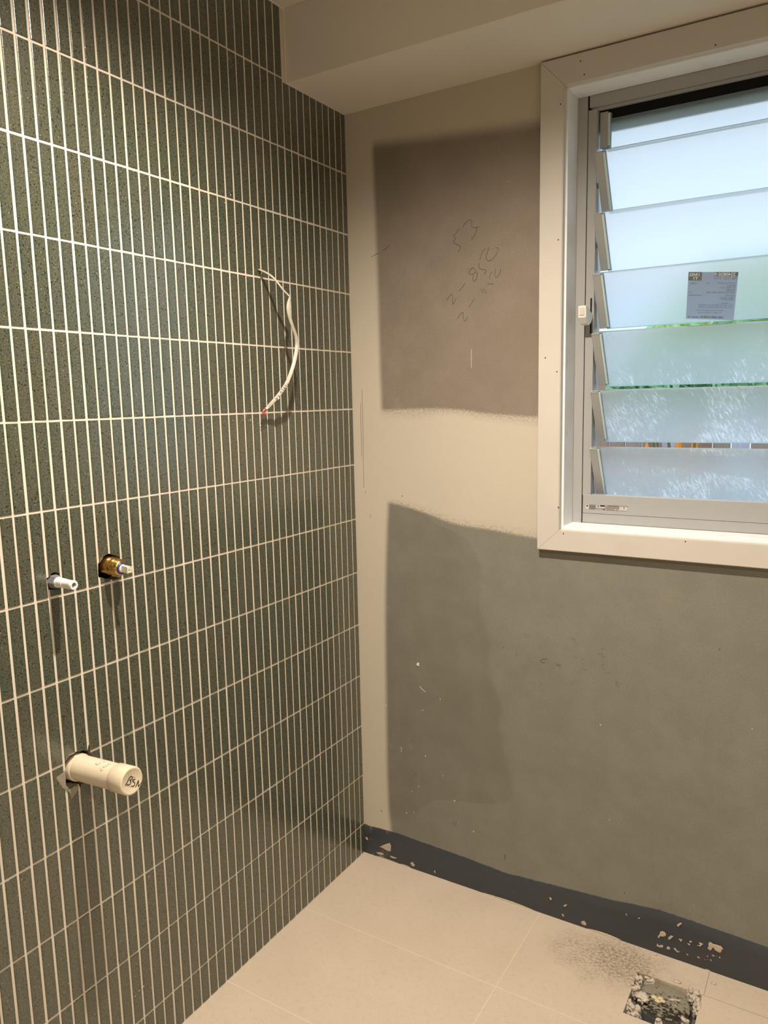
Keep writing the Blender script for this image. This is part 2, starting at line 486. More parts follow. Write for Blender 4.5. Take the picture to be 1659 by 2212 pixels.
def mat_membrane():
    t = NT('charcoal_membrane'); p, x, y, z = t.pos()
    n = t.noise(t.vmul(p, (.4, 1, 2.5)), 26, 5, .6)
    col = t.mix(n, c4(.038, .043, .050), c4(.050, .056, .064))
    sm = t.noise(t.vmul(p, (1, 1, 1)), 26, 5, .65)
    near = t.math('SUBTRACT', 1.0, t.step(t.math('ABSOLUTE', t.math('SUBTRACT', x, .055)), .015, .05))
    sm = t.math('MULTIPLY', t.step(sm, .52, .70), near)
    col = t.mix(t.math('MULTIPLY', sm, .55), col, c4(.34, .29, .23))
    s2 = t.noise(t.vmul(p, (.25, 1, 2.0)), 80, 4, .6)
    s2 = t.math('MULTIPLY', t.step(s2, .68, .78), .25)
    col = t.mix(s2, col, c4(.22, .19, .16))
    t.bsdf(col, .42, 0, t.bump(t.noise(t.vmul(p, (.3, 1, 1)), 90, 4), .35, .0015), .45)
    return t.m
M_MEMB = mat_membrane()
M_SMEAR = plain('dried_tile_adhesive', c4(.50, .42, .32), .85, vary=.18, scale=120, bump=.5)
M_LUMP = plain('pale_adhesive_lump', c4(.58, .52, .44), .85, vary=.15, scale=90, bump=.6)

# --- frosted louvre glass
def mat_glass():
    t = NT('satin_frosted_glass'); p, x, y, z = t.pos()
    # rain runs and droplets on the lower blades
    pv = t.n('ShaderNodeVectorMath', operation='ADD'); t.l(p, pv.inputs[0])
    sk = t.n('ShaderNodeCombineXYZ'); t.l(t.math('MULTIPLY', z, .45), sk.inputs[0]); t.l(sk.outputs[0], pv.inputs[1])
    st = t.noise(t.vmul(pv.outputs[0], (1.0, .2, .24)), 270, 4, .7)
    st2 = t.noise(t.vmul(p, (1, .3, .6)), 560, 3, .7)
    dens = t.math('SUBTRACT', 1.0, t.step(z, 1.30, 1.75))
    patch = t.noise(t.vmul(p, (1, .4, 1)), 9, 4, .6)
    thr = t.math('SUBTRACT', .67, t.math('MULTIPLY', t.math('MULTIPLY', dens, t.step(patch, .30, .66)), .15))
    dr = t.math('MAXIMUM', t.step(st, thr, t.math('ADD', thr, .08)), t.math('MULTIPLY', t.step(st2, t.math('ADD', thr, .02), t.math('ADD', thr, .12)), .8))
    # smear wiped across the bottom blade keeps clear
    wipe = t.math('MULTIPLY', t.step(t.math('ADD', z, t.math('MULTIPLY', x, .13)), 1.292, 1.296), t.math('LESS_THAN', z, 1.215))
    dr = t.math('MULTIPLY', dr, t.math('SUBTRACT', 1.0, wipe))
    gl = t.n('ShaderNodeBsdfRefraction'); gl.inputs['IOR'].default_value = 1.18; gl.inputs['Roughness'].default_value = .33
    gl.inputs['Color'].default_value = c4(.965, .975, .985)
    tr = t.n('ShaderNodeBsdfTranslucent'); tr.inputs['Color'].default_value = c4(.78, .85, .86)
    df = t.n('ShaderNodeBsdfDiffuse'); df.inputs['Color'].default_value = c4(.75, .78, .78)
    m1 = t.n('ShaderNodeMixShader'); m1.inputs[0].default_value = .36; t.l(gl.outputs[0], m1.inputs[1]); t.l(tr.outputs[0], m1.inputs[2])
    m2 = t.n('ShaderNodeMixShader'); m2.inputs[0].default_value = .05; t.l(m1.outputs[0], m2.inputs[1]); t.l(df.outputs[0], m2.inputs[2])
    tb = t.n('ShaderNodeBsdfTransparent'); tb.inputs['Color'].default_value = c4(1, 1, 1)
    wet = t.n('ShaderNodeBsdfTranslucent'); wet.inputs['Color'].default_value = c4(1, 1, 1)
    m3 = t.n('ShaderNodeMixShader'); t.l(t.math('MULTIPLY', dr, .85), m3.inputs[0]); t.l(m2.outputs[0], m3.inputs[1]); t.l(wet.outputs[0], m3.inputs[2])
    gs = t.n('ShaderNodeBsdfGlossy'); gs.inputs['Roughness'].default_value = .3; gs.inputs['Color'].default_value = c4(1, 1, 1)
    fr = t.n('ShaderNodeFresnel'); fr.inputs['IOR'].default_value = 1.4
    m4 = t.n('ShaderNodeMixShader'); t.l(t.math('MULTIPLY', fr.outputs[0], .5), m4.inputs[0]); t.l(m3.outputs[0], m4.inputs[1]); t.l(gs.outputs[0], m4.inputs[2])
    t.l(m4.outputs[0], t.out.inputs[0])
    return t.m
M_GLASS = mat_glass()
def mat_edge():
    t = NT('polished_teal_glass_edge'); p, x, y, z = t.pos()
    tr = t.n('ShaderNodeBsdfTranslucent'); tr.inputs['Color'].default_value = c4(.35, .88, .85)
    df = t.n('ShaderNodeBsdfDiffuse'); df.inputs['Color'].default_value = c4(.28, .52, .50)
    gs = t.n('ShaderNodeBsdfGlossy'); gs.inputs['Roughness'].default_value = .1
    a = t.n('ShaderNodeMixShader'); a.inputs[0].default_value = .4; t.l(tr.outputs[0], a.inputs[1]); t.l(df.outputs[0], a.inputs[2])
    n = t.noise(p, 50, 2)
    b = t.n('ShaderNodeMixShader'); t.l(t.math('MULTIPLY_ADD', n, .2, .15), b.inputs[0]); t.l(a.outputs[0], b.inputs[1]); t.l(gs.outputs[0], b.inputs[2])
    t.l(b.outputs[0], t.out.inputs[0])
    return t.m
M_GEDGE = mat_edge()
def mat_edge2():  # whiter bottom edge: caught sky light put into the colour
    t = NT('painted_skylit_glass_edge'); p, x, y, z = t.pos()
    tr = t.n('ShaderNodeBsdfTranslucent'); tr.inputs['Color'].default_value = c4(.9, .98, .97)
    gs = t.n('ShaderNodeBsdfGlossy'); gs.inputs['Roughness'].default_value = .35
    n = t.noise(p, 60, 2)
    b = t.n('ShaderNodeMixShader'); t.l(t.math('MULTIPLY_ADD', n, .3, .3), b.inputs[0]); t.l(tr.outputs[0], b.inputs[1]); t.l(gs.outputs[0], b.inputs[2])
    t.l(b.outputs[0], t.out.inputs[0])
    return t.m
M_GEDGE2 = mat_edge2()
def mat_sticker():
    t = NT('backlit_grey_label_paper'); p, x, y, z = t.pos()
    tr = t.n('ShaderNodeBsdfTranslucent'); tr.inputs['Color'].default_value = c4(.66, .72, .80)
    df = t.n('ShaderNodeBsdfDiffuse'); df.inputs['Color'].default_value = c4(.50, .55, .62)
    a = t.n('ShaderNodeMixShader'); t.l(t.math('MULTIPLY_ADD', t.noise(p, 40, 3), .1, .30), a.inputs[0]); t.l(tr.outputs[0], a.inputs[1]); t.l(df.outputs[0], a.inputs[2])
    t.l(a.outputs[0], t.out.inputs[0])
    return t.m
M_STK = mat_sticker()
M_STKD = plain('dark_grey_print', c4(.13, .185, .20), .7)
M_STKT = plain('faint_grey_print', c4(.17, .20, .23), .7)
M_STKL = plain('light_reverse_print', c4(.70, .74, .76), .7)

def mat_brass():
    t = NT('lacquered_brass'); p, x, y, z = t.pos()
    n = t.noise(p, 120, 4, .6)
    col = t.mix(n, c4(.50, .30, .08), c4(.78, .52, .18))
    t.bsdf(col, t.math('MULTIPLY_ADD', n, .25, .15), 1.0, t.bump(n, .1, .0005))
    return t.m
M_BRASS = mat_brass()
M_BLUE = plain('blue_seal', c4(.03, .045, .22), .4)
M_NYLON = plain('ivory_nylon', c4(.72, .68, .55), .4)
M_PVC = plain('cream_pvc', c4(.72, .635, .49), .33, vary=.06, scale=40, bump=.04)
M_PVCCAP = plain('cream_pvc_cap', c4(.68, .595, .45), .38, vary=.08, scale=70, bump=.10)
M_GREYFIT = plain('grey_pipe_fitting', c4(.16, .17, .19), .5, vary=.2, scale=90)
M_CABLE = plain('white_cable_sheath', c4(.50, .465, .39), .38, vary=.06, scale=60)
M_RED = plain('red_insulation', c4(.42, .02, .02), .4)
M_COPPER = plain('bare_core_end', c4(.70, .62, .52), .5)
M_PRINT = plain('white_writing_patch', c4(.56, .54, .49), .5)

# ------------------------------------------------------------------ structure: left tiled wall
def boolean_cut(o, cutter):
    md = o.modifiers.new('cut', 'BOOLEAN'); md.operation = 'DIFFERENCE'; md.solver = 'EXACT'; md.object = cutter
    dg = bpy.context.evaluated_depsgraph_get()
    me = bpy.data.meshes.new_from_object(o.evaluated_get(dg))
    o.modifiers.clear(); old = o.data; o.data = me
    bpy.data.meshes.remove(old)

CEIL = 2.262
BZ, BY = 2.0995, -0.2447          # bulkhead soffit height and face
RX, FY = 2.25, -2.95              # right wall, wall behind the camera

def hole_poly(pts):
    return [(q.y, q.z) for q in (pix(a, b, 'x', 0.0) for a, b in pts)]
HOLES = [
    hole_poly([(141.0, 1646), (147, 1638), (152, 1632), (158, 1630), (165, 1624), (172, 1624), (179, 1621), (186, 1622), (190.5, 1621), (192.5, 1610), (194, 1610), (195, 1621), (198, 1628), (204, 1640), (205, 1662), (198, 1680), (185, 1691), (176, 1693), (174, 1702), (171, 1694), (160, 1698), (153, 1703), (148, 1702), (142.5, 1697), (142, 1680), (142.5, 1662)]),
    hole_poly([(213, 1217), (217, 1214.5), (220, 1208), (224, 1202), (230, 1198), (237, 1196), (245, 1198), (252, 1199.5), (258, 1203), (262, 1210), (263, 1222), (262, 1236), (258, 1246), (250, 1251), (240, 1252.5), (229, 1251), (221, 1248), (216, 1249), (213.5, 1245), (213, 1232)]),
    hole_poly([(101.5, 1249), (108, 1246), (110, 1240), (114, 1237), (120, 1236), (127, 1238), (131, 1243), (132, 1250), (132, 1262), (129, 1269), (124, 1272), (117, 1273), (111, 1274), (106.5, 1275), (105, 1268), (103, 1258)]),
    hole_poly([(558, 581), (560.5, 580), (561.5, 577), (562.5, 577), (563.5, 580), (565.5, 582), (565.5, 586.5), (563.5, 588.5), (563, 591), (562, 591), (561, 587.5), (559, 586)]),
]
def build_left_wall():
    rnd = random.Random(5)
    bm = bmesh.new()
    box(bm, -0.022, FY, -0.0, -0.0016, 0.0, CEIL)
    slab = link('grout_bed', bm, [M_GROUT, M_TILE, M_FIBRE])
    bm = bmesh.new()
    ncol = int((-FY-OFF)/PW)+2
    for c in range(-1, ncol):
        y1 = -(OFF+c*PW)-GV/2; y0 = -(OFF+(c+1)*PW)+GV/2
        if c == -1: y1 = -0.0008
        y0 = max(y0, FY)
        if y1-y0 < .003: continue
        for r in range(-1, 14):
            z0 = ZF+r*U+GH/2; z1 = ZF+(r+1)*U-GH/2
            z0 = max(z0, .002); z1 = min(z1, CEIL-.001)
            if y1 > BY: z1 = min(z1, BZ-.001)
            if z1-z0 < .004: continue
            jy = rnd.uniform(-.0004, .0004); jz = rnd.uniform(-.0003, .0003)
            a0, a1, b0, b1 = y0+jy, y1+jy, z0+jz, z1+jz
            a1 = min(a1, -.0004)
            # each tile sits a hair out of true
            dx = rnd.gauss(0, .00012); ty = rnd.gauss(0, .010); tz = rnd.gauss(0, .0010)
            bv = .0011
            cy, cz = (a0+a1)/2, (b0+b1)/2
            def px_(yy, zz, d): return V(d+dx+(yy-cy)*ty+(zz-cz)*tz, yy, zz)
            back = [V(-.004, a0, b0), V(-.004, a1, b0), V(-.004, a1, b1), V(-.004, a0, b1)]
            mid = [px_(a0, b0, -.0009), px_(a1, b0, -.0009), px_(a1, b1, -.0009), px_(a0, b1, -.0009)]
            m2 = [px_(a0+bv*.35, b0+bv*.35, -.00022), px_(a1-bv*.35, b0+bv*.35, -.00022), px_(a1-bv*.35, b1-bv*.35, -.00022), px_(a0+bv*.35, b1-bv*.35, -.00022)]
            top = [px_(a0+bv, b0+bv, 0), px_(a1-bv, b0+bv, 0), px_(a1-bv, b1-bv, 0), px_(a0+bv, b1-bv, 0)]
            L = [[bm.verts.new(q) for q in ring] for ring in (back, mid, m2, top)]
            bm.faces.new(L[0][::-1]); bm.faces.new(L[3])
            for i in range(3):
                for k in range(4):
                    bm.faces.new([L[i][k], L[i][(k+1) % 4], L[i+1][(k+1) % 4], L[i+1][k]])
    for f in bm.faces: f.material_index = 1
    tiles = link('tiles', bm, [M_GROUT, M_TILE, M_FIBRE])
    cb = bmesh.new()
    for poly in HOLES:
        a = [cb.verts.new(V(-.05, p[0], p[1])) for p in poly]
        b = [cb.verts.new(V(.02, p[0], p[1])) for p in poly]
        cb.faces.new(a); cb.faces.new(b[::-1])
        for i in range(len(a)): cb.faces.new([a[i], a[(i+1) % len(a)], b[(i+1) % len(a)], b[i]])
    for f in cb.faces: f.material_index = 2
    cut = link('cutter', cb, [M_GROUT, M_TILE, M_FIBRE])
    boolean_cut(slab, cut); boolean_cut(tiles, cut)
    bm = bmesh.new(); bm.from_mesh(slab.data); bm.from_mesh(tiles.data)
    # backing painted near-black for the cavity's shade behind the openings
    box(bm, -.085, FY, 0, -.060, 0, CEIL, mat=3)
    for o in (slab, tiles, cut):
        me = o.data; bpy.data.objects.remove(o); bpy.data.meshes.remove(me)
    me = bpy.data.meshes.new('wall_left'); bm.to_mesh(me); bm.free()
    for mt in (M_GROUT, M_TILE, M_FIBRE, M_CAVITY): me.materials.append(mt)
    o = bpy.data.objects.new('wall_left', me); COL.objects.link(o); o['kind'] = 'structure'
    return o
wall_left = build_left_wall()

# pale broken glaze beside the waste pipe hole
bm = bmesh.new()
def wallpoly(pts, x=.0003): return [pix(a, b, 'x', x) for a, b in pts]
flake(bm, wallpoly([(121, 1680), (129, 1674), (137, 1668), (141, 1664), (142, 1682), (142.5, 1697), (148, 1702), (146, 1707), (141, 1706), (136, 1703), (130, 1694), (125, 1687)]), (1, 0, 0), .0003)
flake(bm, wallpoly([(146, 1707), (152, 1704), (158, 1700), (170, 1697), (170, 1704), (164, 1714), (158, 1722), (154, 1728), (152, 1716)]), (1, 0, 0), .0003)
flake(bm, wallpoly([(150, 1633), (146, 1631), (152, 1628), (160, 1625), (164, 1624), (158, 1629), (152, 1632)]), (1, 0, 0), .0003)
link('chipped_glaze', bm, plain('chipped_glaze_powder', c4(.27, .25, .19), .8, vary=.25, scale=160, bump=.5), wall_left)

# small splashes of adhesive on the tiles
bm = bmesh.new()
rnd = random.Random(9)
for (a, b, s) in [(503, 908, .9), (523, 907, .7), (541, 907, 1.3), (536, 909, .8), (588, 905, .5), (485, 438, 1.0), (498, 421, 1.2), (299, 1222, .9), (196, 1265, .5), (300, 2140, 1.1), (292, 2152, 1.0), (310, 2131, 1.2), (327, 2135, .7), (148, 2125, .8), (322, 1893, 1.0)]:
    c = pix(a, b, 'x', .0004)
    n = 7
    flake(bm, [c+V(0, cos(2*pi*k/n), .8*sin(2*pi*k/n))*(.0016*s*rnd.uniform(.6, 1.5)) for k in range(n)], (1, 0, 0), .0005*s)
link('adhesive_splash', bm, M_SMEAR, wall_left)

# ------------------------------------------------------------------ structure: back wall with window opening
AX0, AX1 = 0.5445, 1.266          # architrave outer sides
AZ0, AZ1 = 0.9835, 2.0955
IX0, IX1 = 0.5990, 1.2115         # architrave inner edges
IZ0, IZ1 = 1.0350, 2.0380
OX0, OX1, OZ0, OZ1 = 0.604, 1.2065, 1.0425, 2.034   # reveal faces
WT = .13
bm = bmesh.new()
hx0, hx1, hz0, hz1 = OX0-.018, OX1+.018, OZ0-.018, OZ1+.018
box(bm, -.10, 0, 0, hx0, WT, CEIL+.2)
box(bm, hx1, 0, 0, RX+.1, WT, CEIL+.2)
box(bm, hx0, 0, 0, hx1, WT, hz0)
box(bm, hx0, 0, hz1, hx1, WT, CEIL+.2)
wall_back = link('wall_back', bm, M_BACK); wall_back['kind'] = 'structure'

# pencil figures on the upper board
bm = bmesh.new()
def pen(strokes, ox, oy, sc, y, r, smooth=True):
    for s in strokes:
        pts = [pix(ox+a/sc, oy+b/sc, 'y', y) for a, b in s]
        if len(pts) > 2 and smooth: pts = smooth_path(pts, 4)
        tube(bm, pts, r, n=5)
pen([[(978, 980), (1010, 940), (1045, 922), (1052, 950), (1055, 985), (1095, 985)], [(1110, 982), (1095, 987), (1082, 1035), (1048, 1092)],
     [(948, 998), (920, 1035), (905, 1058), (918, 1075), (905, 1108), (935, 1125), (957, 1140), (952, 1165), (940, 1187)],
     [(1162, 1155), (1135, 1195), (1118, 1250)],
     [(1195, 1145), (1175, 1200), (1172, 1240), (1195, 1258), (1235, 1230), (1262, 1180), (1265, 1155), (1245, 1150)],
     [(1115, 1272), (1110, 1305), (1128, 1325), (1165, 1330), (1168, 1350), (1148, 1365)],
     [(1088, 1345), (1065, 1315), (1042, 1328), (1030, 1360), (1055, 1368), (1085, 1350), (1098, 1365), (1090, 1400), (1072, 1425), (1060, 1405), (1068, 1372)],
     [(1215, 1345), (1198, 1375), (1200, 1405)], [(1245, 1325), (1240, 1370), (1250, 1392), (1280, 1360), (1290, 1325)],
     [(1185, 1430), (1190, 1448), (1215, 1442), (1228, 1450)],
     [(1128, 1488), (1145, 1520)], [(1148, 1483), (1170, 1522)], [(998, 1443), (948, 1505)],
     [(848, 1578), (875, 1540), (893, 1532), (895, 1560), (897, 1612), (915, 1585), (922, 1560)],
     [(1073, 1565), (1030, 1635)],
     [(933, 1730), (960, 1690), (980, 1677), (982, 1700), (992, 1748), (1010, 1730), (1020, 1712)],
     [(237, 1225), (265, 1208), (300, 1195)], [(328, 1175), (355, 1155), (380, 1130)]],
    740, 230, 3.7705, -.0002, .00055)
link('pencil_writing', bm, M_PENCIL, wall_back)

# dark nicks, scratches and white specks on the lower board
bm = bmesh.new()
def scratch(pts, r=.0005): tube(bm, [pix(a, b, 'y', -.0002) for a, b in pts], r, n=5)
for s in [[(782, 842), (784, 920), (785, 1000), (786, 1055)], [(779, 870), (781, 985)], [(1089, 1846), (1090, 1858)], [(1092, 1845), (1091, 1855)],
          [(978, 1776), (983, 1784)], [(983, 1775), (986, 1781)], [(896, 1671), (900, 1672)], [(822, 1751), (826, 1752)],
          [(1166, 1428), (1172, 1424), (1182, 1424)], [(1168, 1431), (1178, 1431)], [(1086, 1397), (1089, 1401)],
          [(789, 1060), (790, 1066)], [(800, 1110), (801, 1118)]]:
    scratch(s)
link('dark_scratch', bm, M_PENCIL, wall_back)
bm = bmesh.new()
for s in [[(907, 1483), (912, 1489), (919, 1495)], [(1018, 755), (1018, 795)], [(864, 1615), (868, 1615), (866, 1625)]]:
    tube(bm, [pix(a, b, 'y', -.0002) for a, b in s], .0005, n=5)
for (a, b, s) in [(903, 1435, 3.0), (951, 1510, .9), (913, 1534, .9), (834, 1524, 1.0), (919, 1633, 1.0), (904, 1699, .9), (890, 1709, .8), (878, 1756, 1.0), (894, 1755, .7), (982, 1730, 1.2), (1023, 1796, 1.0), (1297, 1566, 1.0), (1230, 640, .01)]:
    c = pix(a, b, 'y', -.0003)
    n = 8
    flake(bm, [c+V(cos(2*pi*k/n), 0, 1.3*sin(2*pi*k/n))*(.0014*s*rnd.uniform(.6, 1.4)) for k in range(n)], (0, -1, 0), .0006*s)
link('plaster_fleck', bm, plain('white_plaster_fleck', c4(.78, .72, .60), .8), wall_back)

# ------------------------------------------------------------------ other walls, ceiling
bm = bmesh.new(); box(bm, RX, FY, 0, RX+.1, 0, CEIL+.1); o = link('wall_right', bm, M_PLASTER); o['kind'] = 'structure'
bm = bmesh.new(); box(bm, -.1, FY-.1, 0, RX+.1, FY, CEIL+.1); o = link('wall_front', bm, M_PLASTER); o['kind'] = 'structure'
M_CEIL = plain('ceiling_undercoat', c4(.70, .665, .61), .8, vary=.05, scale=5, bump=.05)
bm = bmesh.new()
box(bm, -.09, FY, CEIL, RX, 0, CEIL+.1)
ceiling = link('ceiling', bm, M_CEIL); ceiling['kind'] = 'structure'
bm = bmesh.new()
box(bm, -.0015, BY, BZ, RX, 0, CEIL, bev=.0012)
bk = link('bulkhead', bm, M_CEIL, ceiling)
# thin bead of sealant where tiles meet the ceiling
bm = bmesh.new()
tube(bm, [V(.0, BY+.002, BZ+.001), V(.0, -.003, BZ+.001)], .0022, n=8)
tube(bm, [V(.0, BY, BZ), V(.0, BY, CEIL)], .0020, n=8)
tube(bm, [V(.0, FY, CEIL), V(.0, BY, CEIL)], .0025, n=8)
link('ceiling_bead', bm, M_CEIL, ceiling)

# ------------------------------------------------------------------ floor with square recess
FXA, FXB, FYA, FYB = .829, .9712, -.2300, -.0905
bm = bmesh.new()
T = .045
def slab_(x0, y0, x1, y1): box(bm, x0, y0, -T, x1, y1, 0)
slab_(-.02, FY, FXA, 0.0); slab_(FXB, FY, RX, 0.0); slab_(FXA, FY, FXB, FYA); slab_(FXA, FYB, FXB, 0.0)
floor = link('floor', bm, M_FLOOR); floor['kind'] = 'structure'
bm = bmesh.new(); box(bm, FXA+.0005, FYA+.0005, -T-.02, FXB-.0005, FYB-.0005, -.030)
link('recess_bed', bm, plain('grey_bedding', c4(.13, .125, .115), .8, vary=.3, scale=60, bump=.5), floor)

# ------------------------------------------------------------------ membrane strip at the foot of the back wall
def membrane():
    bm = bmesh.new()
    top = [(-.001, .0905), (.02, .089), (.05, .0915), (.085, .0925), (.12, .0942), (.2, .091), (.33, .0872), (.40, .083), (.4665, .0794), (.50, .0835), (.532, .0850), (.60, .090), (.6567, .0945), (.74, .100), (.807, .109), (.86, .1145), (.9147, .1135), (1.0, .1105), (1.0927, .1073), (1.3, .106), (1.7, .10), (RX, .104)]
    n = 900
    rows = []
    for i in range(n+1):
        x = RX*i/n
        for a, b in zip(top, top[1:]):
            if a[0] <= x <= b[0]:
                f = (x-a[0])/(b[0]-a[0]); f = f*f*(3-2*f)*.5+f*.5; z = a[1]+(b[1]-a[1])*f
        br = .0006+.0020*max(0, noise.noise(V(x*2.3, 7, 0))+.25)
        z += br*noise.noise(V(x*95, 0, 0))+br*.8*noise.noise(V(x*260, 3, 0))
        w = .0010*noise.noise(V(x*16, 1, 5))
        bead = .0012+.0007*noise.noise(V(x*9, 4, 1))
        prof = [V(x, 0, z), V(x, -.0014, z-.0012), V(x, -.0020+w*.5, z*.72), V(x, -.0022+w, z*.45), V(x, -.0026-bead*.7, .030), V(x, -.0030-bead, .018), V(x, -.0030-bead*.6, .008), V(x, -.0040, .0)]
        rows.append([bm.verts.new(q) for q in prof])
    for a, b in zip(rows, rows[1:]):
        for k in range(len(a)-1): bm.faces.new([a[k], a[k+1], b[k+1], b[k]])
    return bm
bb = link('baseboard_back', membrane(), M_MEMB, smooth='all'); bb['kind'] = 'structure'

# adhesive left on the membrane (traced irregular patches)
def scraps(polys, ox, oy, sc, th=.0010, ax='y', val=-.0034, nrm=(0, -1, 0)):
    for s in polys:
        flake(bm, [pix(ox+a/sc, oy+b/sc, ax, val) for a, b in s], nrm, th)
bm = bmesh.new()
scraps([[(275, 450), (285, 415), (325, 405), (365, 425), (388, 462), (375, 490), (350, 500), (318, 497), (290, 492), (272, 505), (258, 528), (238, 520), (250, 500), (242, 478), (262, 480)],
        [(410, 548), (425, 535), (418, 515), (440, 500), (465, 478), (495, 490), (510, 488), (500, 510), (470, 535), (450, 552), (430, 548)],
        [(600, 540), (615, 535), (640, 545), (668, 545), (655, 562), (645, 590), (630, 588), (628, 560), (612, 558)],
        [(778, 580), (795, 568), (812, 575), (830, 580), (815, 600), (800, 605), (788, 598)],
        [(748, 610), (765, 612), (775, 622), (798, 625), (800, 640), (785, 648), (762, 635)],
        [(948, 600), (965, 598), (985, 610), (1018, 622), (1010, 638), (985, 640), (990, 655), (965, 672), (945, 660), (918, 655), (918, 642), (945, 645), (965, 640), (960, 622)],
        [(1110, 610), (1130, 590), (1155, 600), (1190, 625), (1240, 635), (1280, 650), (1325, 662), (1345, 690), (1362, 705), (1345, 720), (1335, 740), (1318, 775), (1290, 775), (1255, 750), (1230, 740), (1205, 700), (1190, 680), (1165, 690), (1160, 715), (1135, 738), (1115, 720), (1092, 705), (1098, 680), (1118, 665), (1105, 645)],
        [(565, 312), (580, 290), (600, 275), (635, 262), (655, 272), (645, 290), (620, 300), (610, 318), (595, 340), (585, 322)],
        [(225, 620), (245, 622), (250, 640), (275, 648), (300, 640), (330, 642), (343, 660), (330, 690), (312, 685), (285, 685), (250, 672), (228, 662), (212, 655), (225, 645)],
        [(390, 700), (395, 680), (415, 662), (435, 672), (450, 680), (460, 700), (448, 722), (425, 715), (402, 715)],
        [(510, 695), (535, 692), (555, 705), (570, 735), (600, 745), (625, 760), (605, 772), (575, 765), (550, 740), (530, 722)],
        [(730, 780), (745, 790), (755, 805), (775, 800), (768, 815), (750, 822), (735, 800)],
        [(912, 838), (930, 835), (950, 850), (972, 862), (950, 865), (925, 855)],
        [(1080, 828), (1092, 820), (1108, 832), (1098, 845), (1085, 840)],
        [(1165, 812), (1185, 808), (1212, 825), (1210, 842), (1190, 835)], [(1285, 850), (1300, 838), (1315, 860), (1305, 872)],
        [(1235, 825), (1245, 830), (1240, 842)], [(1140, 890), (1155, 888), (1165, 910), (1150, 918)], [(1040, 882), (1055, 884), (1050, 894)], [(1085, 885), (1098, 888), (1090, 896)]],
       1390, 1960, 7.9)
scraps([[(360, 828), (395, 810), (440, 796), (450, 820), (447, 862), (425, 860), (405, 850), (390, 838)]], 720, 1600, 3.6065, th=.0004, val=-.0036)
scraps([[(600, 950), (618, 945), (636, 975), (622, 980), (606, 966)], [(785, 1012), (792, 1012), (797, 1032), (790, 1030)], [(250, 752), (265, 752), (272, 775), (258, 770)],
        [(335, 868), (370, 872), (395, 885), (375, 890), (345, 880)], [(440, 895), (470, 905), (500, 915), (470, 918), (445, 905)]], 720, 1600, 3.6065, th=.0012, val=-.0045)
scraps([[(343, 425), (365, 420), (380, 440), (378, 455), (360, 450), (345, 440)], [(207, 373), (215, 372), (224, 388), (216, 392)], [(120, 255), (135, 258), (136, 275), (124, 272)],
        [(220, 310), (245, 302), (238, 318), (222, 322)], [(745, 398), (760, 400), (755, 406), (745, 404)], [(655, 370), (662, 372), (668, 384), (662, 382)]], 1150, 1860, 3.2593, th=.0012, val=-.0040)
link('dried_adhesive', bm, M_SMEAR, bb)
# smeared grout along the joint with the floor
bm = bmesh.new()
def smear(px_pts, w0=.004):
    P = [pix(a, b, 'z', .0006) for a, b in px_pts]
    P = smooth_path(P, 6)
    tube(bm, [V(q.x, min(q.y, -.0035), q.z) for q in P], [w0*(.15+.85*sin(pi*min(1, max(0, (i+.5)/len(P)))))*(1+.4*noise.noise(V(i*.9, 0, 0))) for i in range(len(P))], n=6)
smear([(1048, 1923), (1080, 1935), (1105, 1944), (1130, 1953), (1152, 1962)], .0035)
smear([(1272, 2002), (1290, 2006), (1310, 2014), (1328, 2020), (1342, 2027)], .0045)
smear([(815, 1846), (830, 1851), (850, 1856), (868, 1862)], .002)
smear([(868, 1862), (880, 1864), (893, 1868)], .003)
smear([(1524, 2089), (1530, 2091), (1536, 2093)], .002)
link('joint_smear', bm, M_SMEAR, bb)

# ------------------------------------------------------------------ window 1
win = empty('window_1', (0, 0, 0)); win['kind'] = 'structure'
AT = .018
def mitred(side):
    bm = bmesh.new()
    o4 = [(AX0, AZ0), (AX1, AZ0), (AX1, AZ1), (AX0, AZ1)]
    i4 = [(IX0, IZ0), (IX1, IZ0), (IX1, IZ1), (IX0, IZ1)]
    k = {'bottom': 0, 'right': 1, 'top': 2, 'left': 3}[side]
    g = .0003
    a, b, c, d = o4[k], o4[(k+1) % 4], i4[(k+1) % 4], i4[k]
    ctr = ((a[0]+b[0]+c[0]+d[0])/4, (a[1]+b[1]+c[1]+d[1])/4)
    pts = []
    along = 0 if side in ('bottom', 'top') else 1
    for q in (a, b, c, d):
        q = list(q); q[along] += g if q[along] < ctr[along] else -g
        pts.append(q)
    fr = [bm.verts.new(V(q[0], -AT, q[1])) for q in pts]
    bk_ = [bm.verts.new(V(q[0], -.0002, q[1])) for q in pts]
    bm.faces.new(fr); bm.faces.new(bk_[::-1])
    long_e = []
    for i in range(4):
        bm.faces.new([fr[i], fr[(i+1) % 4], bk_[(i+1) % 4], bk_[i]])
    bm.edges.ensure_lookup_table()
    es = [e for e in bm.edges if all(v in fr for v in e.verts)]
    es = [e for e in es if abs((e.verts[0].co-e.verts[1].co)[0 if along == 0 else 2]) > .4]
    bmesh.ops.bevel(bm, geom=es, offset=.0016, segments=2, affect='EDGES')
    return bm
nails = {'left': [(1211, 225), (1206, 518), (1206, 1096), (1178, 773), (1203, 803)],
         'top': [(1254, 132), (1262, 161), (1545.5, 97)],
         'bottom': [(1217, 1153), (1480.5, 1170)], 'right': []}
for side in ('left', 'top', 'bottom', 'right'):
    ob = link('architrave', mitred(side), M_PAINT, win)
    if nails[side]:
        bm = bmesh.new()
        for (a, b) in nails[side]:
            c = pix(a, b, 'y', -AT)
            tube(bm, [c+V(0, .004, 0), c+V(0, -.00015, 0)], .0016, n=10)
        link('nail_hole', bm, M_DARK, ob)  # near-black plugs stand for the shade inside the holes
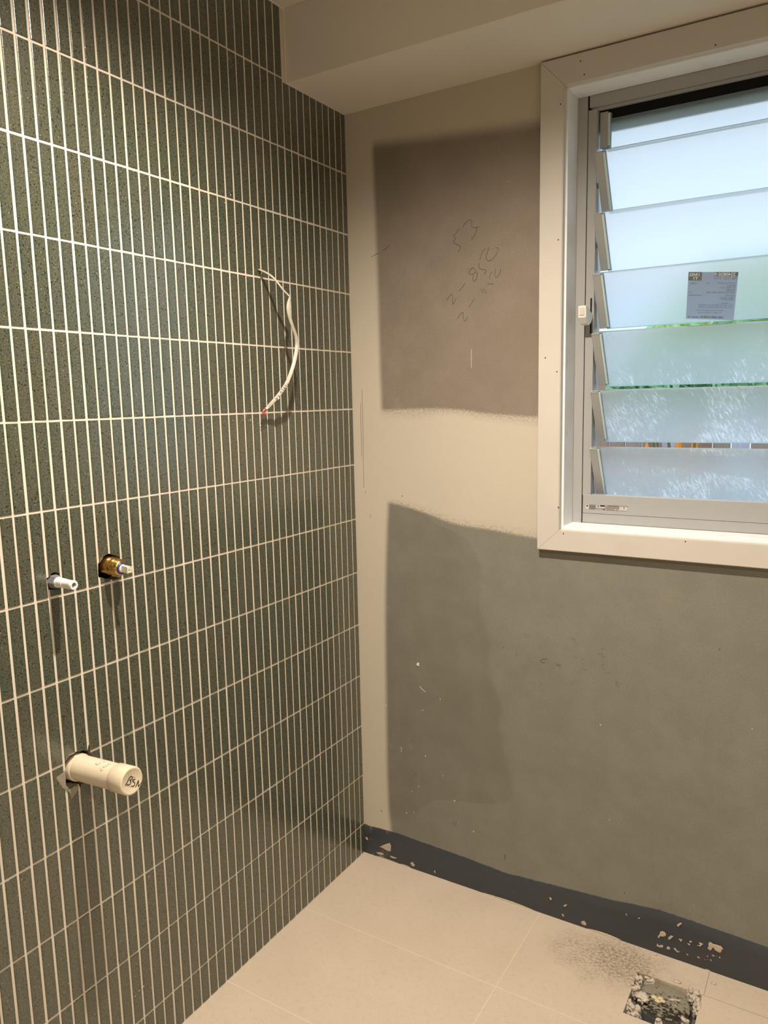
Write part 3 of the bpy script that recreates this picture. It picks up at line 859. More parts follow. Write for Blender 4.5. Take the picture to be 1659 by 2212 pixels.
# reveals (set back 5 mm from the architrave edge)
RD = .070
def rev(name, x0, z0, x1, z1):
    bm = bmesh.new(); box(bm, x0, .0004, z0, x1, RD, z1, bev=.0008)
    return link('reveal', bm, M_REVEAL, win)
rev('l', OX0-.018, OZ0-.018, OX0, OZ1+.018); rev('r', OX1, OZ0-.018, OX1+.018, OZ1+.018)
rev('t', OX0, OZ1, OX1, OZ1+.018); rev('b', OX0, OZ0-.018, OX1, OZ0)
# aluminium frame
FD = .135
def part(name, mat, boxes, bev=.0008, parent=win):
    bm = bmesh.new()
    for b in boxes: box(bm, *b, bev=bev)
    return link(name, bm, mat, parent)
ZR = 1.1130
G1 = .0225                          # jamb width
part('frame_jamb', M_FRAME, [(OX0-.010, .0702, OZ0-.01, OX0+G1, FD, OZ1+.01)])
part('frame_jamb', M_FRAME, [(OX1-G1, .0702, OZ0-.01, OX1+.010, FD, OZ1+.01)])
part('jamb_gap_shade', M_DARK, [(OX0+G1-.0005, .0735, OZ0, OX0+G1+.0038, .10, OZ0+.071)], 0)  # near-black strips stand for the shade in the gap
part('jamb_gap_shade', M_DARK, [(OX0+G1-.0005, .0735, OZ1-.040, OX0+G1+.0040, .10, OZ1)], 0)
S0 = OX0+G1
part('louvre_gallery', M_FRAME, [(S0+.0012, .0725, ZR-.002, S0+.0215, .098, OZ1-.030), (S0+.0042, .098, OZ0, S0+.0180, FD, OZ1)])
part('louvre_gallery', M_FRAME, [(OX1-G1-.0215, .0725, ZR-.002, OX1-G1-.0012, .098, OZ1-.030), (OX1-G1-.018, .098, OZ0, OX1-G1-.0012, FD, OZ1)])
rail = part('bottom_rail', M_FRAME, [(S0+.0030, .0700, OZ0+.0245, OX1-G1-.003, .094, ZR), (S0+.0024, .0712, OZ0, OX1-G1-.0024, .098, OZ0+.0240)])
part('top_rail', M_FRAME, [(S0+.0045, .0700, OZ1-.0255, OX1-G1-.0045, .100, OZ1), (S0+.0085, .0765, OZ1-.0315, OX1-G1-.0085, .088, OZ1-.0255)])
part('head_flashing', M_DARK, [(OX0-.01, .103, OZ1-.0625, OX1+.01, .150, OZ1+.04)], 0)  # near-black colour stands in for the unlit head of the frame
part('sill_flashing', M_FRAME, [(OX0-.01, .105, OZ0-.03, OX1+.01, .165, OZ0+.012)], .002)

# compliance sticker on the bottom rail
c0 = pix(1263.5, 1088.5, 'y', .0698); c1 = pix(1356, 1104.5, 'y', .0698)
sx0, sz1, sx1, sz0 = c0.x, c0.z, c1.x, c1.z-.0008
bm = bmesh.new()
box(bm, sx0, .0697, sz0, sx1, .0700, sz1)
def pr(u0, v0, u1, v1, mat=1):       # print blocks in sticker fractions
    w, h = sx1-sx0, sz1-sz0
    box(bm, sx0+u0*w, .06955, sz0+v0*h, sx0+u1*w, .0697, sz0+v1*h, mat=mat)
M_STG = plain('silver_label_film', c4(.30, .29, .27), .5, vary=.12, scale=400)
M_STK2 = plain('black_label_print', c4(.03, .03, .03), .6)
M_STP = plain('pale_label_field', c4(.55, .52, .47), .6)
M_STR = plain('reddish_label_field', c4(.40, .28, .24), .6)
pr(.015, .08, .09, .92, 2); pr(.27, .45, .47, .92, 2); pr(.50, .18, .78, .30, 2); pr(.80, .1, .99, .8, 2)
for k in range(7): pr(.11, .10+k*.115, .25, .145+k*.115, 1)
w, h = sx1-sx0, sz1-sz0
cx, cz = sx0+.055*w, sz0+.66*h
f = [V(cx+dx*.0028, .0695, cz+dz*.0028) for dx, dz in ((0, 1), (1, 0), (0, -1), (-1, 0))]
bm.faces.new([bm.verts.new(q) for q in f]).material_index = 1
f = []
cx2 = sx0+.915*w; cz2 = sz0+.60*h
for k in range(10):
    a_ = pi/2+k*pi/5; r_ = .0024 if k % 2 == 0 else .0011
    f.append(bm.verts.new(V(cx2+r_*cos(a_), .0695, cz2+r_*sin(a_))))
bm.faces.new(f).material_index = 1
pr(.295, .64, .34, .80, 1); pr(.36, .66, .47, .90, 1); pr(.54, .84, .80, .93, 1)
pr(.50, .52, .78, .78, 3)
for k in range(4): pr(.50, .36+k*.12, .84, .39+k*.12, 1)
pr(.42, .08, .475, .22, 1)
for k in range(9): pr(.51+k*.021, .06, .524+k*.021, .24, 1)
pr(.745, .06, .765, .24, 1); pr(.86, .34, .98, .37, 1); pr(.82, .12, .98, .16, 1); pr(.86, .86, .99, .90, 1)
link('compliance_sticker', bm, [M_STG, M_STK2, M_STP, M_STR], rail)

# louvre blades
TY, TZ = .047, 1.902
DY, DZ = .067, -.117
DL = math.hypot(DY, DZ)
dv = V(0, DY/DL, DZ/DL)             # down the blade
nv = V(0, dv.z, -dv.y)              # towards the room
if nv.y > 0: nv = -nv
XC0, XC1 = .6510, .6685
def oriented_box(bm, o, ex, ed, en, a0, a1, b0, b1, c0_, c1_, bev=0, mat=0):
    r = bmesh.ops.create_cube(bm, size=1.0)
    vs = r['verts']
    for v in vs:
        v.co = o+ex*(a0+(v.co.x+.5)*(a1-a0))+ed*(b0+(v.co.y+.5)*(b1-b0))+en*(c0_+(v.co.z+.5)*(c1_-c0_))
    fs = list({f for v in vs for f in v.link_faces})
    for f in fs: f.material_index = mat
    if bev: bmesh.ops.bevel(bm, geom=list({e for v in vs for e in v.link_edges}), offset=bev, segments=2, affect='EDGES', material=mat)
    return fs
GX0, GX1 = .668, OX1-G1-.045
blades = []
def blade(k):
    top = V(0, TY, TZ-.135*k)
    d, n = dv, nv
    L = DL
    if k == -1:
        top = V(0, .088, 1.999); d = V(0, 0, -1); n = V(0, -1, 0); L = .0765
    bm = bmesh.new()
    ex = V(1, 0, 0)
    g0, g1 = (-.0015 if k >= 0 else .0165), L+(.0040 if k == 2 else .0078)
    if k == -1: g1 = L+.0095
    fs = oriented_box(bm, top, ex, d, n, GX0, GX1, g0, g1, -.0085, -.0030, 0)
    for f in fs:
        nrm = f.normal if f.normal.length > .5 else None
        f.normal_update()
        if abs(f.normal.dot(n)) < .5: f.material_index = 2 if f.normal.dot(d) > .5 else 1
    gl = link('louvre_blade', bm, [M_GLASS, M_GEDGE, M_GEDGE2], win)
    for sgn in (0, 1):
        bm = bmesh.new()
        def X(a): return a if sgn == 0 else (OX0+OX1-a)
        def ob(x0, x1, *r, **kw):
            a, b = sorted((X(x0), X(x1))); return oriented_box(bm, top, ex, d, n, a, b, *r, **kw)
        ob(XC0, XC1, 0, L, -.0022, .0006, bev=.0005)          # front plate
        ob(XC1-.0004, XC1+.0050, .003, L-.002, -.0030, -.0008, bev=.0003, mat=1)   # lip on the glass
        ob(XC0, XC0+.0022, .002, L, -.0115, -.0015, bev=.0003)      # side wall
        ob(XC0+.004, XC1+.006, .002, L+.004, -.0115, -.0090, bev=.0003)     # rear plate
        ob(XC0, XC1, L-.0018, L+.0006, -.0105, .0004, bev=.0004)    # bottom lip
        if k >= 0: ob(XC0-.010, XC0+.001, L*.52, L*.60, -.0100, -.0040, bev=.001)   # pivot stub to the gallery
        link('blade_clip', bm, [M_CLIP, M_LIP], gl)
    blades.append(gl)
    return gl
for k in range(-1, 6): blade(k)

# manufacturer's label on the fourth blade, read from outside so its print is reversed
k = 2
P0 = V(0, TY, TZ-.135*k)
def on_blade(px, py, off=-.0027):
    d = ray(px, py); o = P0+nv*off
    t_ = (o-CAMPOS).dot(nv)/d.dot(nv); return CAMPOS+d*t_
TLs, TRs, BRs, BLs = on_blade(1486, 587), on_blade(1596, 588), on_blade(1584, 691), on_blade(1483, 689)
ex_ = ((TRs-TLs)+(BRs-BLs)); wS = ex_.length/2; ex_.normalize(); ex_ = (ex_-nv*ex_.dot(nv)).normalized()
ed_ = nv.cross(ex_); ed_ = ed_ if ed_.dot(dv) > 0 else -ed_
hS = ((BLs-TLs).length+(BRs-TRs).length)/2
cS = (TLs+TRs+BRs+BLs)/4
def SP(u, v, lift=0.0): return cS+ex_*((u-.5)*wS)+ed_*((v-.5)*hS)+nv*lift
bm = bmesh.new()
quad(bm, [SP(0, 0, .0001), SP(1, 0, .0001), SP(1, 1, .0001), SP(0, 1, .0001)], 0)
quad(bm, [SP(0, 0), SP(0, 1), SP(1, 1), SP(1, 0)], 0)
def blk(u0, v0, u1, v1, mat=1): quad(bm, [SP(u0, v0, .0003), SP(u1, v0, .0003), SP(u1, v1, .0003), SP(u0, v1, .0003)], mat)
blk(.0, .0, .275, .175); blk(.53, .0, 1.0, .085)
def tx(s_, uright, v, size, mat=2, lift=.0005, bold=0.0):
    # reversed lettering: starts at the right and runs left
    text_bm(bm, s_, size, lambda a, b: SP(uright, v, lift)-ex_*a-ed_*b, mat=mat, bold=bold)
tx('3240820-9', .95, .075, .0098, 3, .0006, .0002); tx('19/02', .245, .085, .0100, 3, .0006, .0002); tx('T1', .20, .160, .0095, 3, .0006, .0002)
tx('Mfg: 17/02 : T14-2', .985, .145, .0062, 2)
tx('15.0kg', .195, .245, .0052); tx('P1', .43, .245, .0055)
for s_, v_ in (('Cut for sq return', .235), ('MCKAY', .29), ('55 TEAK CCT', .335), ('REVISED', .385), ('SUFFOLK PARK NSW 2481', .435), ('SLW/OS', .495), ('1000 x 0610 L', .54), ('WS81 BATH', .58)):
    tx(s_, .965, v_, .0050)
tx('1 of 1', .115, .435, .0048); tx('Trend Sunlines', .31, .495, .0048)
tx('---- Glazing ----', .93, .655, .0046); tx('PW1 WH TG 6MM Satinlite (152x550)', .945, .70, .0044); tx('PW1 WH TG 6MM Satinlite (152x550)', .945, .745, .0044)
tx('1 Sunm-Fire Finger-Jointed Primed', .80, .81, .0042); tx('5 X 1000, 2 X 468 Uncoated', .74, .86, .0042)
tx('Sunview  Pty', .27, .965, .0045, 2, .0005, .0002)
rnd = random.Random(3)
u_ = .30
while u_ < .78:
    w_ = rnd.choice([.006, .010, .014]); blk(u_, .925, u_+w_, .972, 2); u_ += w_+rnd.choice([.005, .008, .012])
link('glass_label', bm, [M_STK, M_STKD, M_STKT, M_STKL], blades[3])

# louvre handle and its slot
bm = bmesh.new()
xs = S0+.0150; zt = 1.5835; zb_ = 1.5005
pts = []
for i in range(13):
    a_ = pi*i/12; pts.append((xs+.0021*cos(a_), zt-.0021+.0021*sin(a_)))
for i in range(13):
    a_ = pi+pi*i/12; pts.append((xs+.0021*cos(a_), zb_+.0021+.0021*sin(a_)))
a = [bm.verts.new(V(p_[0], .0721, p_[1])) for p_ in pts]; b = [bm.verts.new(V(p_[0], .0755, p_[1])) for p_ in pts]
bm.faces.new(a); bm.faces.new(b[::-1])
for i in range(len(a)): bm.faces.new([a[i], a[(i+1) % len(a)], b[(i+1) % len(a)], b[i]])
link('handle_slot_shade', bm, M_DARK, win)  # flush near-black plate painted as the slot's shaded inside
bm = bmesh.new()
hx0_, hx1_ = .6270, .6450
prof = [(.0722, 1.5465), (.0722, 1.5365), (.062, 1.5240), (.048, 1.5185), (.034, 1.5215), (.0205, 1.5350), (.0190, 1.5605), (.0225, 1.5620), (.030, 1.5605), (.050, 1.5530)]
a = [bm.verts.new(V(hx0_, p_[0], p_[1])) for p_ in prof]; b = [bm.verts.new(V(hx1_, p_[0], p_[1])) for p_ in prof]
bm.faces.new(a); bm.faces.new(b[::-1])
for i in range(len(a)): bm.faces.new([a[i], a[(i+1) % len(a)], b[(i+1) % len(a)], b[i]])
bmesh.ops.bevel(bm, geom=list(bm.edges), offset=.0009, segments=2, affect='EDGES')
hd = link('louvre_handle', bm, M_WHITEP, win)
bm = bmesh.new(); box(bm, hx0_+.003, .0185, 1.5400, hx1_-.003, .0205, 1.5575, bev=.0003)
link('handle_pad', bm, plain('handle_pad_plastic', c4(.60, .56, .50), .5), hd)

# ------------------------------------------------------------------ downlights (the room's own lamp, plus one added as ambient fill)
def downlight(pos, power, label, ang, blend):
    e_ = empty('recessed_downlight', (pos[0], pos[1], CEIL)); tag(e_, label, 'downlight')
    bm = bmesh.new()
    lathe(bm, V(pos[0], pos[1], CEIL+.012), (0, 0, -1), [(0, .034), (.010, .036), (.0125, .044), (.0150, .052), (.0138, .053), (.0119, .0535)], cap0=False, cap1=False)
    link('trim_ring', bm, M_WHITEP, e_, smooth=True)
    t = NT('lit_diffuser'); em = t.n('ShaderNodeEmission'); em.inputs[0].default_value = c4(1, .82, .60); em.inputs[1].default_value = 4.0; t.l(em.outputs[0], t.out.inputs[0])
    bm = bmesh.new(); lathe(bm, V(pos[0], pos[1], CEIL-.0005), (0, 0, -1), [(0, .036), (.0006, .035)])
    link('diffuser', bm, t.m, e_)
    ld = bpy.data.lights.new('downlight_beam', 'SPOT'); ld.energy = power; ld.color = LAMP_COLOR
    ld.spot_size = radians(ang); ld.spot_blend = blend; ld.shadow_soft_size = .016
    lo = bpy.data.objects.new('downlight_beam', ld); COL.objects.link(lo); lo.parent = e_
    lo.location = (0, 0, pos[2]-CEIL)
    return e_
downlight(LAMP_POS, LAMP_POWER, 'recessed round ceiling downlight above the tiled wall, just out of view overhead', LAMP_ANGLE, LAMP_BLEND)
downlight(FILL_LAMP_POS, FILL_LAMP_POWER, 'added ceiling downlight behind the viewer for ambient fill, out of view', 150, .8)

# ------------------------------------------------------------------ basin waste pipe
def axis_pts(b, t, d):
    p0 = pix(b[0], b[1], 'x', 0.0); p1 = pix(t[0], t[1], 'x', d); return p0, p1
p0, p1 = axis_pts((173.5, 1658), (285.0, 1687.5), .139)
root = tag(empty('basin_waste_pipe', tuple(p0)), 'thick cream plastic waste stub with a written end cap sticking out of the green tiles', 'pipe')
ax = (p1-p0).normalized(); Lp = (p1-p0).length
R1, R2 = .0234, .0252
bm = bmesh.new()
lathe(bm, p0, ax, [(-.055, R1), (Lp-.036, R1), (Lp-.012, R1)], n=64)
lathe(bm, p0, ax, [(-.055, R1+.0022), (-.002, R1+.0022), (.0, R1+.0012), (.0, R1-.001)], n=64)
link('pipe', bm, M_PVC, root, smooth=True)
bm = bmesh.new()
lathe(bm, p0, ax, [(Lp-.0375, R1-.001), (Lp-.0375, R2-.0006), (Lp-.0365, R2), (Lp-.0022, R2), (Lp-.0006, R2-.0010), (Lp, R2-.0026), (Lp, R2-.0042), (Lp-.0006, R2-.0052)], n=64)
# faint moulded ring and dabs in the cap face
lathe(bm, p0, ax, [(Lp-.001, .0092), (Lp+.0000, .0090), (Lp+.0000, .0084), (Lp-.001, .0082)], n=40, cap0=False, cap1=False)
cap = link('end_cap', bm, M_PVCCAP, root, smooth=True)
bm = bmesh.new()
def on_plane(px, py, o, n):
    d = ray(px, py); return CAMPOS+d*((o-CAMPOS).dot(n)/d.dot(n))
capc = p0+ax*(Lp-.0005)
for s in [[(1215, 435), (1180, 480), (1120, 590), (1075, 670)], [(1160, 500), (1215, 438), (1255, 465), (1235, 510), (1185, 540)], [(1185, 540), (1215, 560), (1205, 620), (1165, 655), (1110, 655)],
          [(1320, 512), (1275, 525), (1262, 555), (1300, 590), (1318, 620), (1300, 670), (1260, 690), (1230, 675)],
          [(1335, 715), (1375, 620), (1412, 545), (1405, 630), (1405, 700), (1440, 650), (1485, 585)]]:
    pp = smooth_path([on_plane(180+a/11.85, 1640+b/11.85, capc, ax) for a, b in s], 4)
    tube(bm, pp, .00085, n=6)
link('marker_writing', bm, M_BLACK, cap)
def on_cyl(px, py, o, a_, r):
    d = ray(px, py); w_ = CAMPOS-o
    dd = d-a_*d.dot(a_); ww = w_-a_*w_.dot(a_)
    A_, B_, C_ = dd.dot(dd), 2*dd.dot(ww), ww.dot(ww)-r*r
    D_ = B_*B_-4*A_*C_
    if D_ < 0: D_ = 0
    return CAMPOS+d*((-B_-math.sqrt(D_))/(2*A_))
bm = bmesh.new()
for s in [[(345, 155), (320, 135), (305, 122), (340, 112), (355, 140), (375, 138), (405, 120), (440, 95)], [(505, 70), (530, 72), (540, 58)],
          [(455, 215), (442, 250), (448, 288), (475, 292), (505, 265)], [(535, 165), (512, 195), (520, 225), (555, 205)], [(565, 160), (578, 190), (610, 175), (640, 140)], [(625, 115), (640, 135), (665, 130)], [(680, 122), (690, 130), (705, 122)]]:
    pp = smooth_path([on_cyl(180+a/11.85, 1640+b/11.85, p0, ax, R1+.0001) for a, b in s], 3)
    tube(bm, pp, .00035, n=5)
link('pen_writing', bm, plain('faded_pen_ink', c4(.16, .13, .14), .6), root)

# ------------------------------------------------------------------ wall mixer cartridge
p0, p1 = axis_pts((238, 1222), (279, 1231), .052)
ax = (p1-p0).normalized()
root = tag(empty('mixer_valve', tuple(p0)), 'round brass mixer valve with blue ring set in a jagged hole in the tiles', 'valve')
bm = bmesh.new()
lathe(bm, p0, ax, [(-.030, .01702), (.0085, .01702), (.0092, .01656), (.0096, .01518), (.0108, .01518), (.0112, .01638), (.0120, .01674), (.0205, .01674), (.0215, .01601), (.0222, .01601), (.0232, .01656), (.0262, .01619), (.0290, .01518), (.0315, .01380), (.0325, .01251), (.0322, .01086)], n=56)
link('brass_body', bm, M_BRASS, root, smooth=True)
bm = bmesh.new(); lathe(bm, p0, ax, [(.0300, .01122), (.0332, .01113), (.0342, .01030), (.0342, .00810), (.0322, .00773)], n=48)
link('blue_ring', bm, M_BLUE, root, smooth=True)
bm = bmesh.new()
lathe(bm, p0, ax, [(.032, .00791), (.0345, .00773), (.0360, .00552)], n=32)
a_, u1, v1 = frame_from(ax)
oriented_box(bm, p0, u1, a_, v1, -.0042, .0042, .034, .052, -.0046, .0046, bev=.0014)
link('spindle', bm, M_NYLON, root, smooth=True)
bm = bmesh.new()
lathe(bm, p0+ax*.0523, ax, [(-.001, .00138), (0, .00138)], n=12)
link('spindle_screw', bm, M_STKD, root)

# ------------------------------------------------------------------ spout outlet plug
p0, p1 = axis_pts((117, 1256), (160.5, 1264.5), .056)
ax = (p1-p0).normalized()
root = tag(empty('outlet_plug', tuple(p0)), 'short white plastic spout plug poking from the tiles left of the brass valve', 'plug')
bm = bmesh.new()
lathe(bm, p0, ax, [(-.03, .01307), (-.002, .01307), (.0030, .01210), (.0110, .01142), (.0125, .00968)], n=6)
link('grey_socket', bm, M_GREYFIT, root)
bm = bmesh.new()
lathe(bm, p0, ax, [(.0, .00948), (.0145, .00948), (.0150, .00891), (.0300, .00871), (.0305, .00813), (.0480, .00794), (.0490, .00833), (.0545, .00833), (.0558, .00755), (.0560, .00484), (.0520, .00387)], n=36)
link('plug_body', bm, M_WHITEP, root, smooth=True)
bm = bmesh.new(); lathe(bm, p0, ax, [(.0500, .00367), (.0535, .00367)], n=24)
link('plug_bore', bm, M_GREYFIT, root)

# ------------------------------------------------------------------ power cable
raw = [(168, 178, -.012, 30, 1), (172, 180, .003, 30, 1), (230, 205, .018, 30, 1), (290, 240, .030, 28, 1), (345, 288, .040, 28, 1), (395, 352, .048, 26, 1), (450, 422, .054, 24, 1), (495, 468, .058, 22, 1),
       (520, 500, .060, 28, .9), (510, 545, .061, 36, .5), (500, 600, .062, 40, .25), (503, 665, .062, 40, .25), (525, 760, .061, 36, .45), (556, 855, .060, 34, .6), (590, 960, .058, 38, .4), (598, 1060, .056, 40, .3), (588, 1160, .060, 46, .15), (564, 1270, .060, 50, 0), (530, 1380, .058, 52, 0), (486, 1490, .053, 55, 0), (432, 1580, .046, 56, 0), (370, 1660, .038, 56, 0), (310, 1728, .029, 56, 0), (262, 1780, .020, 56, 0)]
cpts = [pix(530+a/5.394, 550+b/5.394, 'x', x_) for a, b, x_, w_, t_ in raw]
root = tag(empty('power_cable', tuple(cpts[1])), 'flat white electrical cable hanging curled out of a small hole in the tiles', 'cable')
dense = smooth_path([V(*q) for q in cpts], 8)
tw = []
for i in range(len(raw)-1):
    for s in range(8): tw.append(raw[i][4]+(raw[i+1][4]-raw[i][4])*s/8)
tw.append(raw[-1][4])
bm = bmesh.new()
rings = []; frames = []
HW, HT = .0044, .0021
for i, q in enumerate(dense):
    t_ = (dense[min(i+1, len(dense)-1)]-dense[max(i-1, 0)]).normalized()
    view = (q-CAMPOS).normalized()
    side = t_.cross(view).normalized()          # across the line of sight
    dep = side.cross(t_).normalized()
    ang = tw[i]*radians(82)
    wdir = side*cos(ang)+dep*sin(ang); ndir = wdir.cross(t_).normalized()
    if ndir.dot(view) > 0: ndir = -ndir
    frames.append((q, t_, wdir, ndir))
    ring = []
    for k in range(16):
        a_ = 2*pi*k/16
        cx_, sy_ = cos(a_), sin(a_)
        px_ = HW*math.copysign(abs(cx_)**.55, cx_); py_ = HT*math.copysign(abs(sy_)**.75, sy_)
        ring.append(bm.verts.new(q+wdir*px_+ndir*py_))
    rings.append(ring)
# keep rings aligned where the normal flips
for i in range(len(rings)-1):
    A_, B_ = rings[i], rings[i+1]
    best = min(((sum((A_[k].co-B_[(k*s+o_) % 16].co).length for k in range(0, 16, 4)), s, o_) for s in (1, -1) for o_ in (0, 8)))
    rings[i+1] = [B_[(k*best[1]+best[2]) % 16] for k in range(16)]
for A_, B_ in zip(rings, rings[1:]):
    for k in range(16): bm.faces.new([A_[k], A_[(k+1) % 16], B_[(k+1) % 16], B_[k]])
bm.faces.new(rings[0]); bm.faces.new(rings[-1][::-1])
sheath = link('sheath', bm, M_CABLE, root, smooth='all')
# bared end: white and red cores
q, t_, wd, nd = frames[-1]
bm = bmesh.new()
e1 = pix(530+222/5.394, 550+1822/5.394, 'x', .0165); e2 = pix(530+192/5.394, 550+1858/5.394, 'x', .0135)
tube(bm, [q-t_*.002, q+(e1-q)*.5+wd*.0014, e1+wd*.0012, e2], [.0021, .0021, .0019, .0016], n=10)
tube(bm, [q-t_*.002, q+(e1-q)*.5-wd*.0018, e1-wd*.0016, e2+(e1-e2)*.3-wd*.001], [.0020, .0020, .0018, .0014], n=10)
link('bare_end', bm, M_COPPER, root, smooth='all')
bm = bmesh.new()
for s in [[(205, 1800), (235, 1797), (262, 1812)], [(262, 1812), (240, 1808), (215, 1820), (195, 1842), (225, 1845), (245, 1820)], [(185, 1855), (205, 1878), (230, 1868), (255, 1845)], [(235, 1790), (228, 1808)]]:
    pp = smooth_path([pix(530+a/5.394, 550+b/5.394, 'x', .0205) for a, b in s], 3)
    tube(bm, pp, .0008, n=6)
link('red_core', bm, M_RED, root)
# marker writing on the sheath
def near_frame(pt):
    return min(frames, key=lambda fr: (fr[0]-pt).length)
bm = bmesh.new()
def on_cable(px, py):
    d = ray(px, py)
    fr = min(frames, key=lambda fr_: ((fr_[0]-CAMPOS)-d*d.dot(fr_[0]-CAMPOS)).length)
    o_ = fr[0]+fr[3]*(HT+.0001)
    return CAMPOS+d*((o_-CAMPOS).dot(fr[3])/d.dot(fr[3]))
for s in [[(682, 1105), (640, 1092), (660, 1108), (672, 1118)], [(560, 1118), (562, 1138), (590, 1145), (602, 1170), (592, 1205)],
          [(515, 1190), (535, 1215), (560, 1240)], [(560, 1240), (520, 1225), (545, 1268), (570, 1240)],
          [(465, 1260), (445, 1282), (462, 1298), (505, 1295), (530, 1320)], [(415, 1345), (402, 1372), (430, 1362), (460, 1388), (480, 1395)], [(402, 1372), (400, 1410)],
          [(310, 1492), (345, 1488), (345, 1510), (398, 1528)], [(235, 1580), (262, 1600), (292, 1618), (318, 1548)], [(270, 1600), (300, 1590), (318, 1550)]]:
    pp = [on_cable(580+a/15.8, 760+b/15.8) for a, b in s]
    tube(bm, pp, .00052, n=6)
link('marker_writing', bm, M_BLACK, sheath)
bm = bmesh.new()
pc = [on_cable(580+a/15.8, 760+b/15.8) for a, b in [(300, 1600), (320, 1560), (350, 1545), (385, 1575), (345, 1625), (318, 1638)]]
flake(bm, pc, -CF, .0003)
link('writing_smudge', bm, M_PRINT, sheath)

# ------------------------------------------------------------------ floor waste with its grate missing
cW = V(.8985, -.1500, 0)
root = tag(empty('floor_drain', (cW.x, cW.y, -.045)), 'round grey drain cover in a square floor recess, stained black, ringed by adhesive', 'drain')
bm = bmesh.new()
RDN = .0575
lathe(bm, V(cW.x, cW.y, -.045), (0, 0, 1), [(0, RDN-.002), (.030, RDN-.0015), (.036, RDN), (.0385, RDN-.001), (.0400, RDN-.004), (.0412, RDN-.010), (.0418, .030), (.0420, .001)], n=72, cap0=True, cap1=True)
def mat_cover():
    t = NT('stained_grey_drain_cover'); p, x, y, z = t.pos()
    n = t.noise(t.vmul(p, (1, 1.6, .6)), 85, 6, .72, .15)
    ddx = t.math('SUBTRACT', x, cW.x); ddy = t.math('SUBTRACT', y, cW.y)
    w = t.math('MULTIPLY_ADD', ddy, -2.2, .045)
    s = t.step(t.math('ADD', n, w), .56, .60)
    up = t.step(z, -.0085, -.006)
    col = t.mix(t.noise(p, 40, 4), c4(.235, .215, .170), c4(.31, .285, .225))
    col = t.mix(up, c4(.10, .105, .12), col)
    col = t.mix(t.math('MULTIPLY', s, up), col, c4(.022, .017, .013))
    t.bsdf(col, .6, 0, t.bump(n, .5, .002), .4)
    return t.m
link('drain_cover', bm, mat_cover(), root, smooth=True)
bm = bmesh.new()
rnd = random.Random(2)
rings_ = []
for q_ in range(9):
    z_ = -.0445+.0345*q_/8; ring_ = []
    for k in range(90):
        a_ = 2*pi*k/90
        r_ = RDN+.0004+.0022*(1-q_/9)*(noise.noise(V(cos(a_)*4, sin(a_)*4, z_*60+a_*0))+.5*noise.noise(V(cos(a_)*11, sin(a_)*11, z_*150)))+.0006
        ring_.append(bm.verts.new(V(cW.x+r_*cos(a_), cW.y+r_*sin(a_), z_)))
    rings_.append(ring_)
for A_, B_ in zip(rings_, rings_[1:]):
    for k in range(90): bm.faces.new([A_[k], A_[(k+1) % 90], B_[(k+1) % 90], B_[k]])
link('tape_collar', bm, plain('slate_tape', c4(.105, .11, .125), .45, vary=.2, scale=90), root, smooth='all')
bm = bmesh.new()
flake(bm, [pix(1300+a/4.62, 2060+b/4.62, 'z', -.0028) for a, b in [(668, 455), (700, 450), (740, 460), (785, 465), (775, 474), (735, 470), (690, 470)]], (0, 0, 1), .001)
flake(bm, [pix(1300+a/4.62, 2060+b/4.62, 'z', -.0028) for a, b in [(728, 505), (740, 502), (745, 525), (738, 530)]], (0, 0, 1), .001)
link('dry_scraping', bm, M_LUMP, root)

GRP = 'lumps of pale tile adhesive around the drain cover'
lumps = [  # px, py, z, rx, ry, rz, label
    (1388, 2155, .0035, .0135, .0120, .0075, 'large rounded pale adhesive lump resting on the left of the drain cover'),
    (1380, 2117, -.008, .0095, .0120, .0120, 'pale adhesive lump wedged in the back left corner of the drain recess'),
    (1403, 2121, -.006, .0120, .0055, .0070, 'curved pale adhesive lump against the back edge of the drain recess'),
    (1372, 2136, -.004, .0110, .0090, .0080, 'mauve-grey adhesive lump spilling over the left rim of the drain recess'),
    (1358, 2172, -.009, .0090, .0110, .0110, 'knobbly adhesive lump low in the front left corner of the drain recess'),
    (1372, 2180, -.006, .0135, .0120, .0110, 'broken adhesive lump beside the front left wall of the drain recess'),
    (1500, 2152, -.006, .0100, .0150, .0090, 'smeared adhesive lump filling the back right corner of the drain recess'),
    (1506, 2172, -.006, .0085, .0190, .0070, 'long trowelled adhesive lump down the right wall of the drain recess'),
    (1492, 2143, -.002, .0080, .0060, .0060, 'small adhesive lump at the back right of the drain cover'),
    (1481, 2210, -.006, .0085, .0080, .0080, 'small adhesive lump at the front right of the drain cover'),
    (1424, 2211, -.009, .0085, .0070, .0060, 'flat adhesive lump at the very front edge of the drain cover'),
]
for i, (a, b, z_, rx_, ry_, rz_, lb) in enumerate(lumps):
    c = pix(a, b, 'z', z_)
    bm = bmesh.new()
    rd = random.Random(i*7+3)
    c.z += .005 if i else 0.0
    k_ = .0 if i == 0 else 1.0
    low = -.003 if i == 0 else -.030
    zc = (c.z+low)/2; hz = max(.006, (c.z-low)/2)
    blob(bm, V(c.x, c.y, zc if k_ else c.z), (rx_*1.05, ry_*1.05, hz if k_ else rz_), seed=i+1, rough=.6, freq=2.1, sub=4)
    for q_ in range(5 if i else 4):
        a_ = rd.uniform(0, 2*pi); rr_ = rd.uniform(.35, .75)
        blob(bm, V(c.x+rx_*rr_*cos(a_), c.y+ry_*rr_*sin(a_), c.z+rd.uniform(-.002, .003)), (rx_*rd.uniform(.3, .6), ry_*rd.uniform(.3, .55), rz_*rd.uniform(.3, .6)), seed=i*9+q_, rough=.5, freq=1.7)
    o = link('adhesive_lump', bm, M_LUMP, smooth='all'); tag(o, lb, 'adhesive lump', GRP)
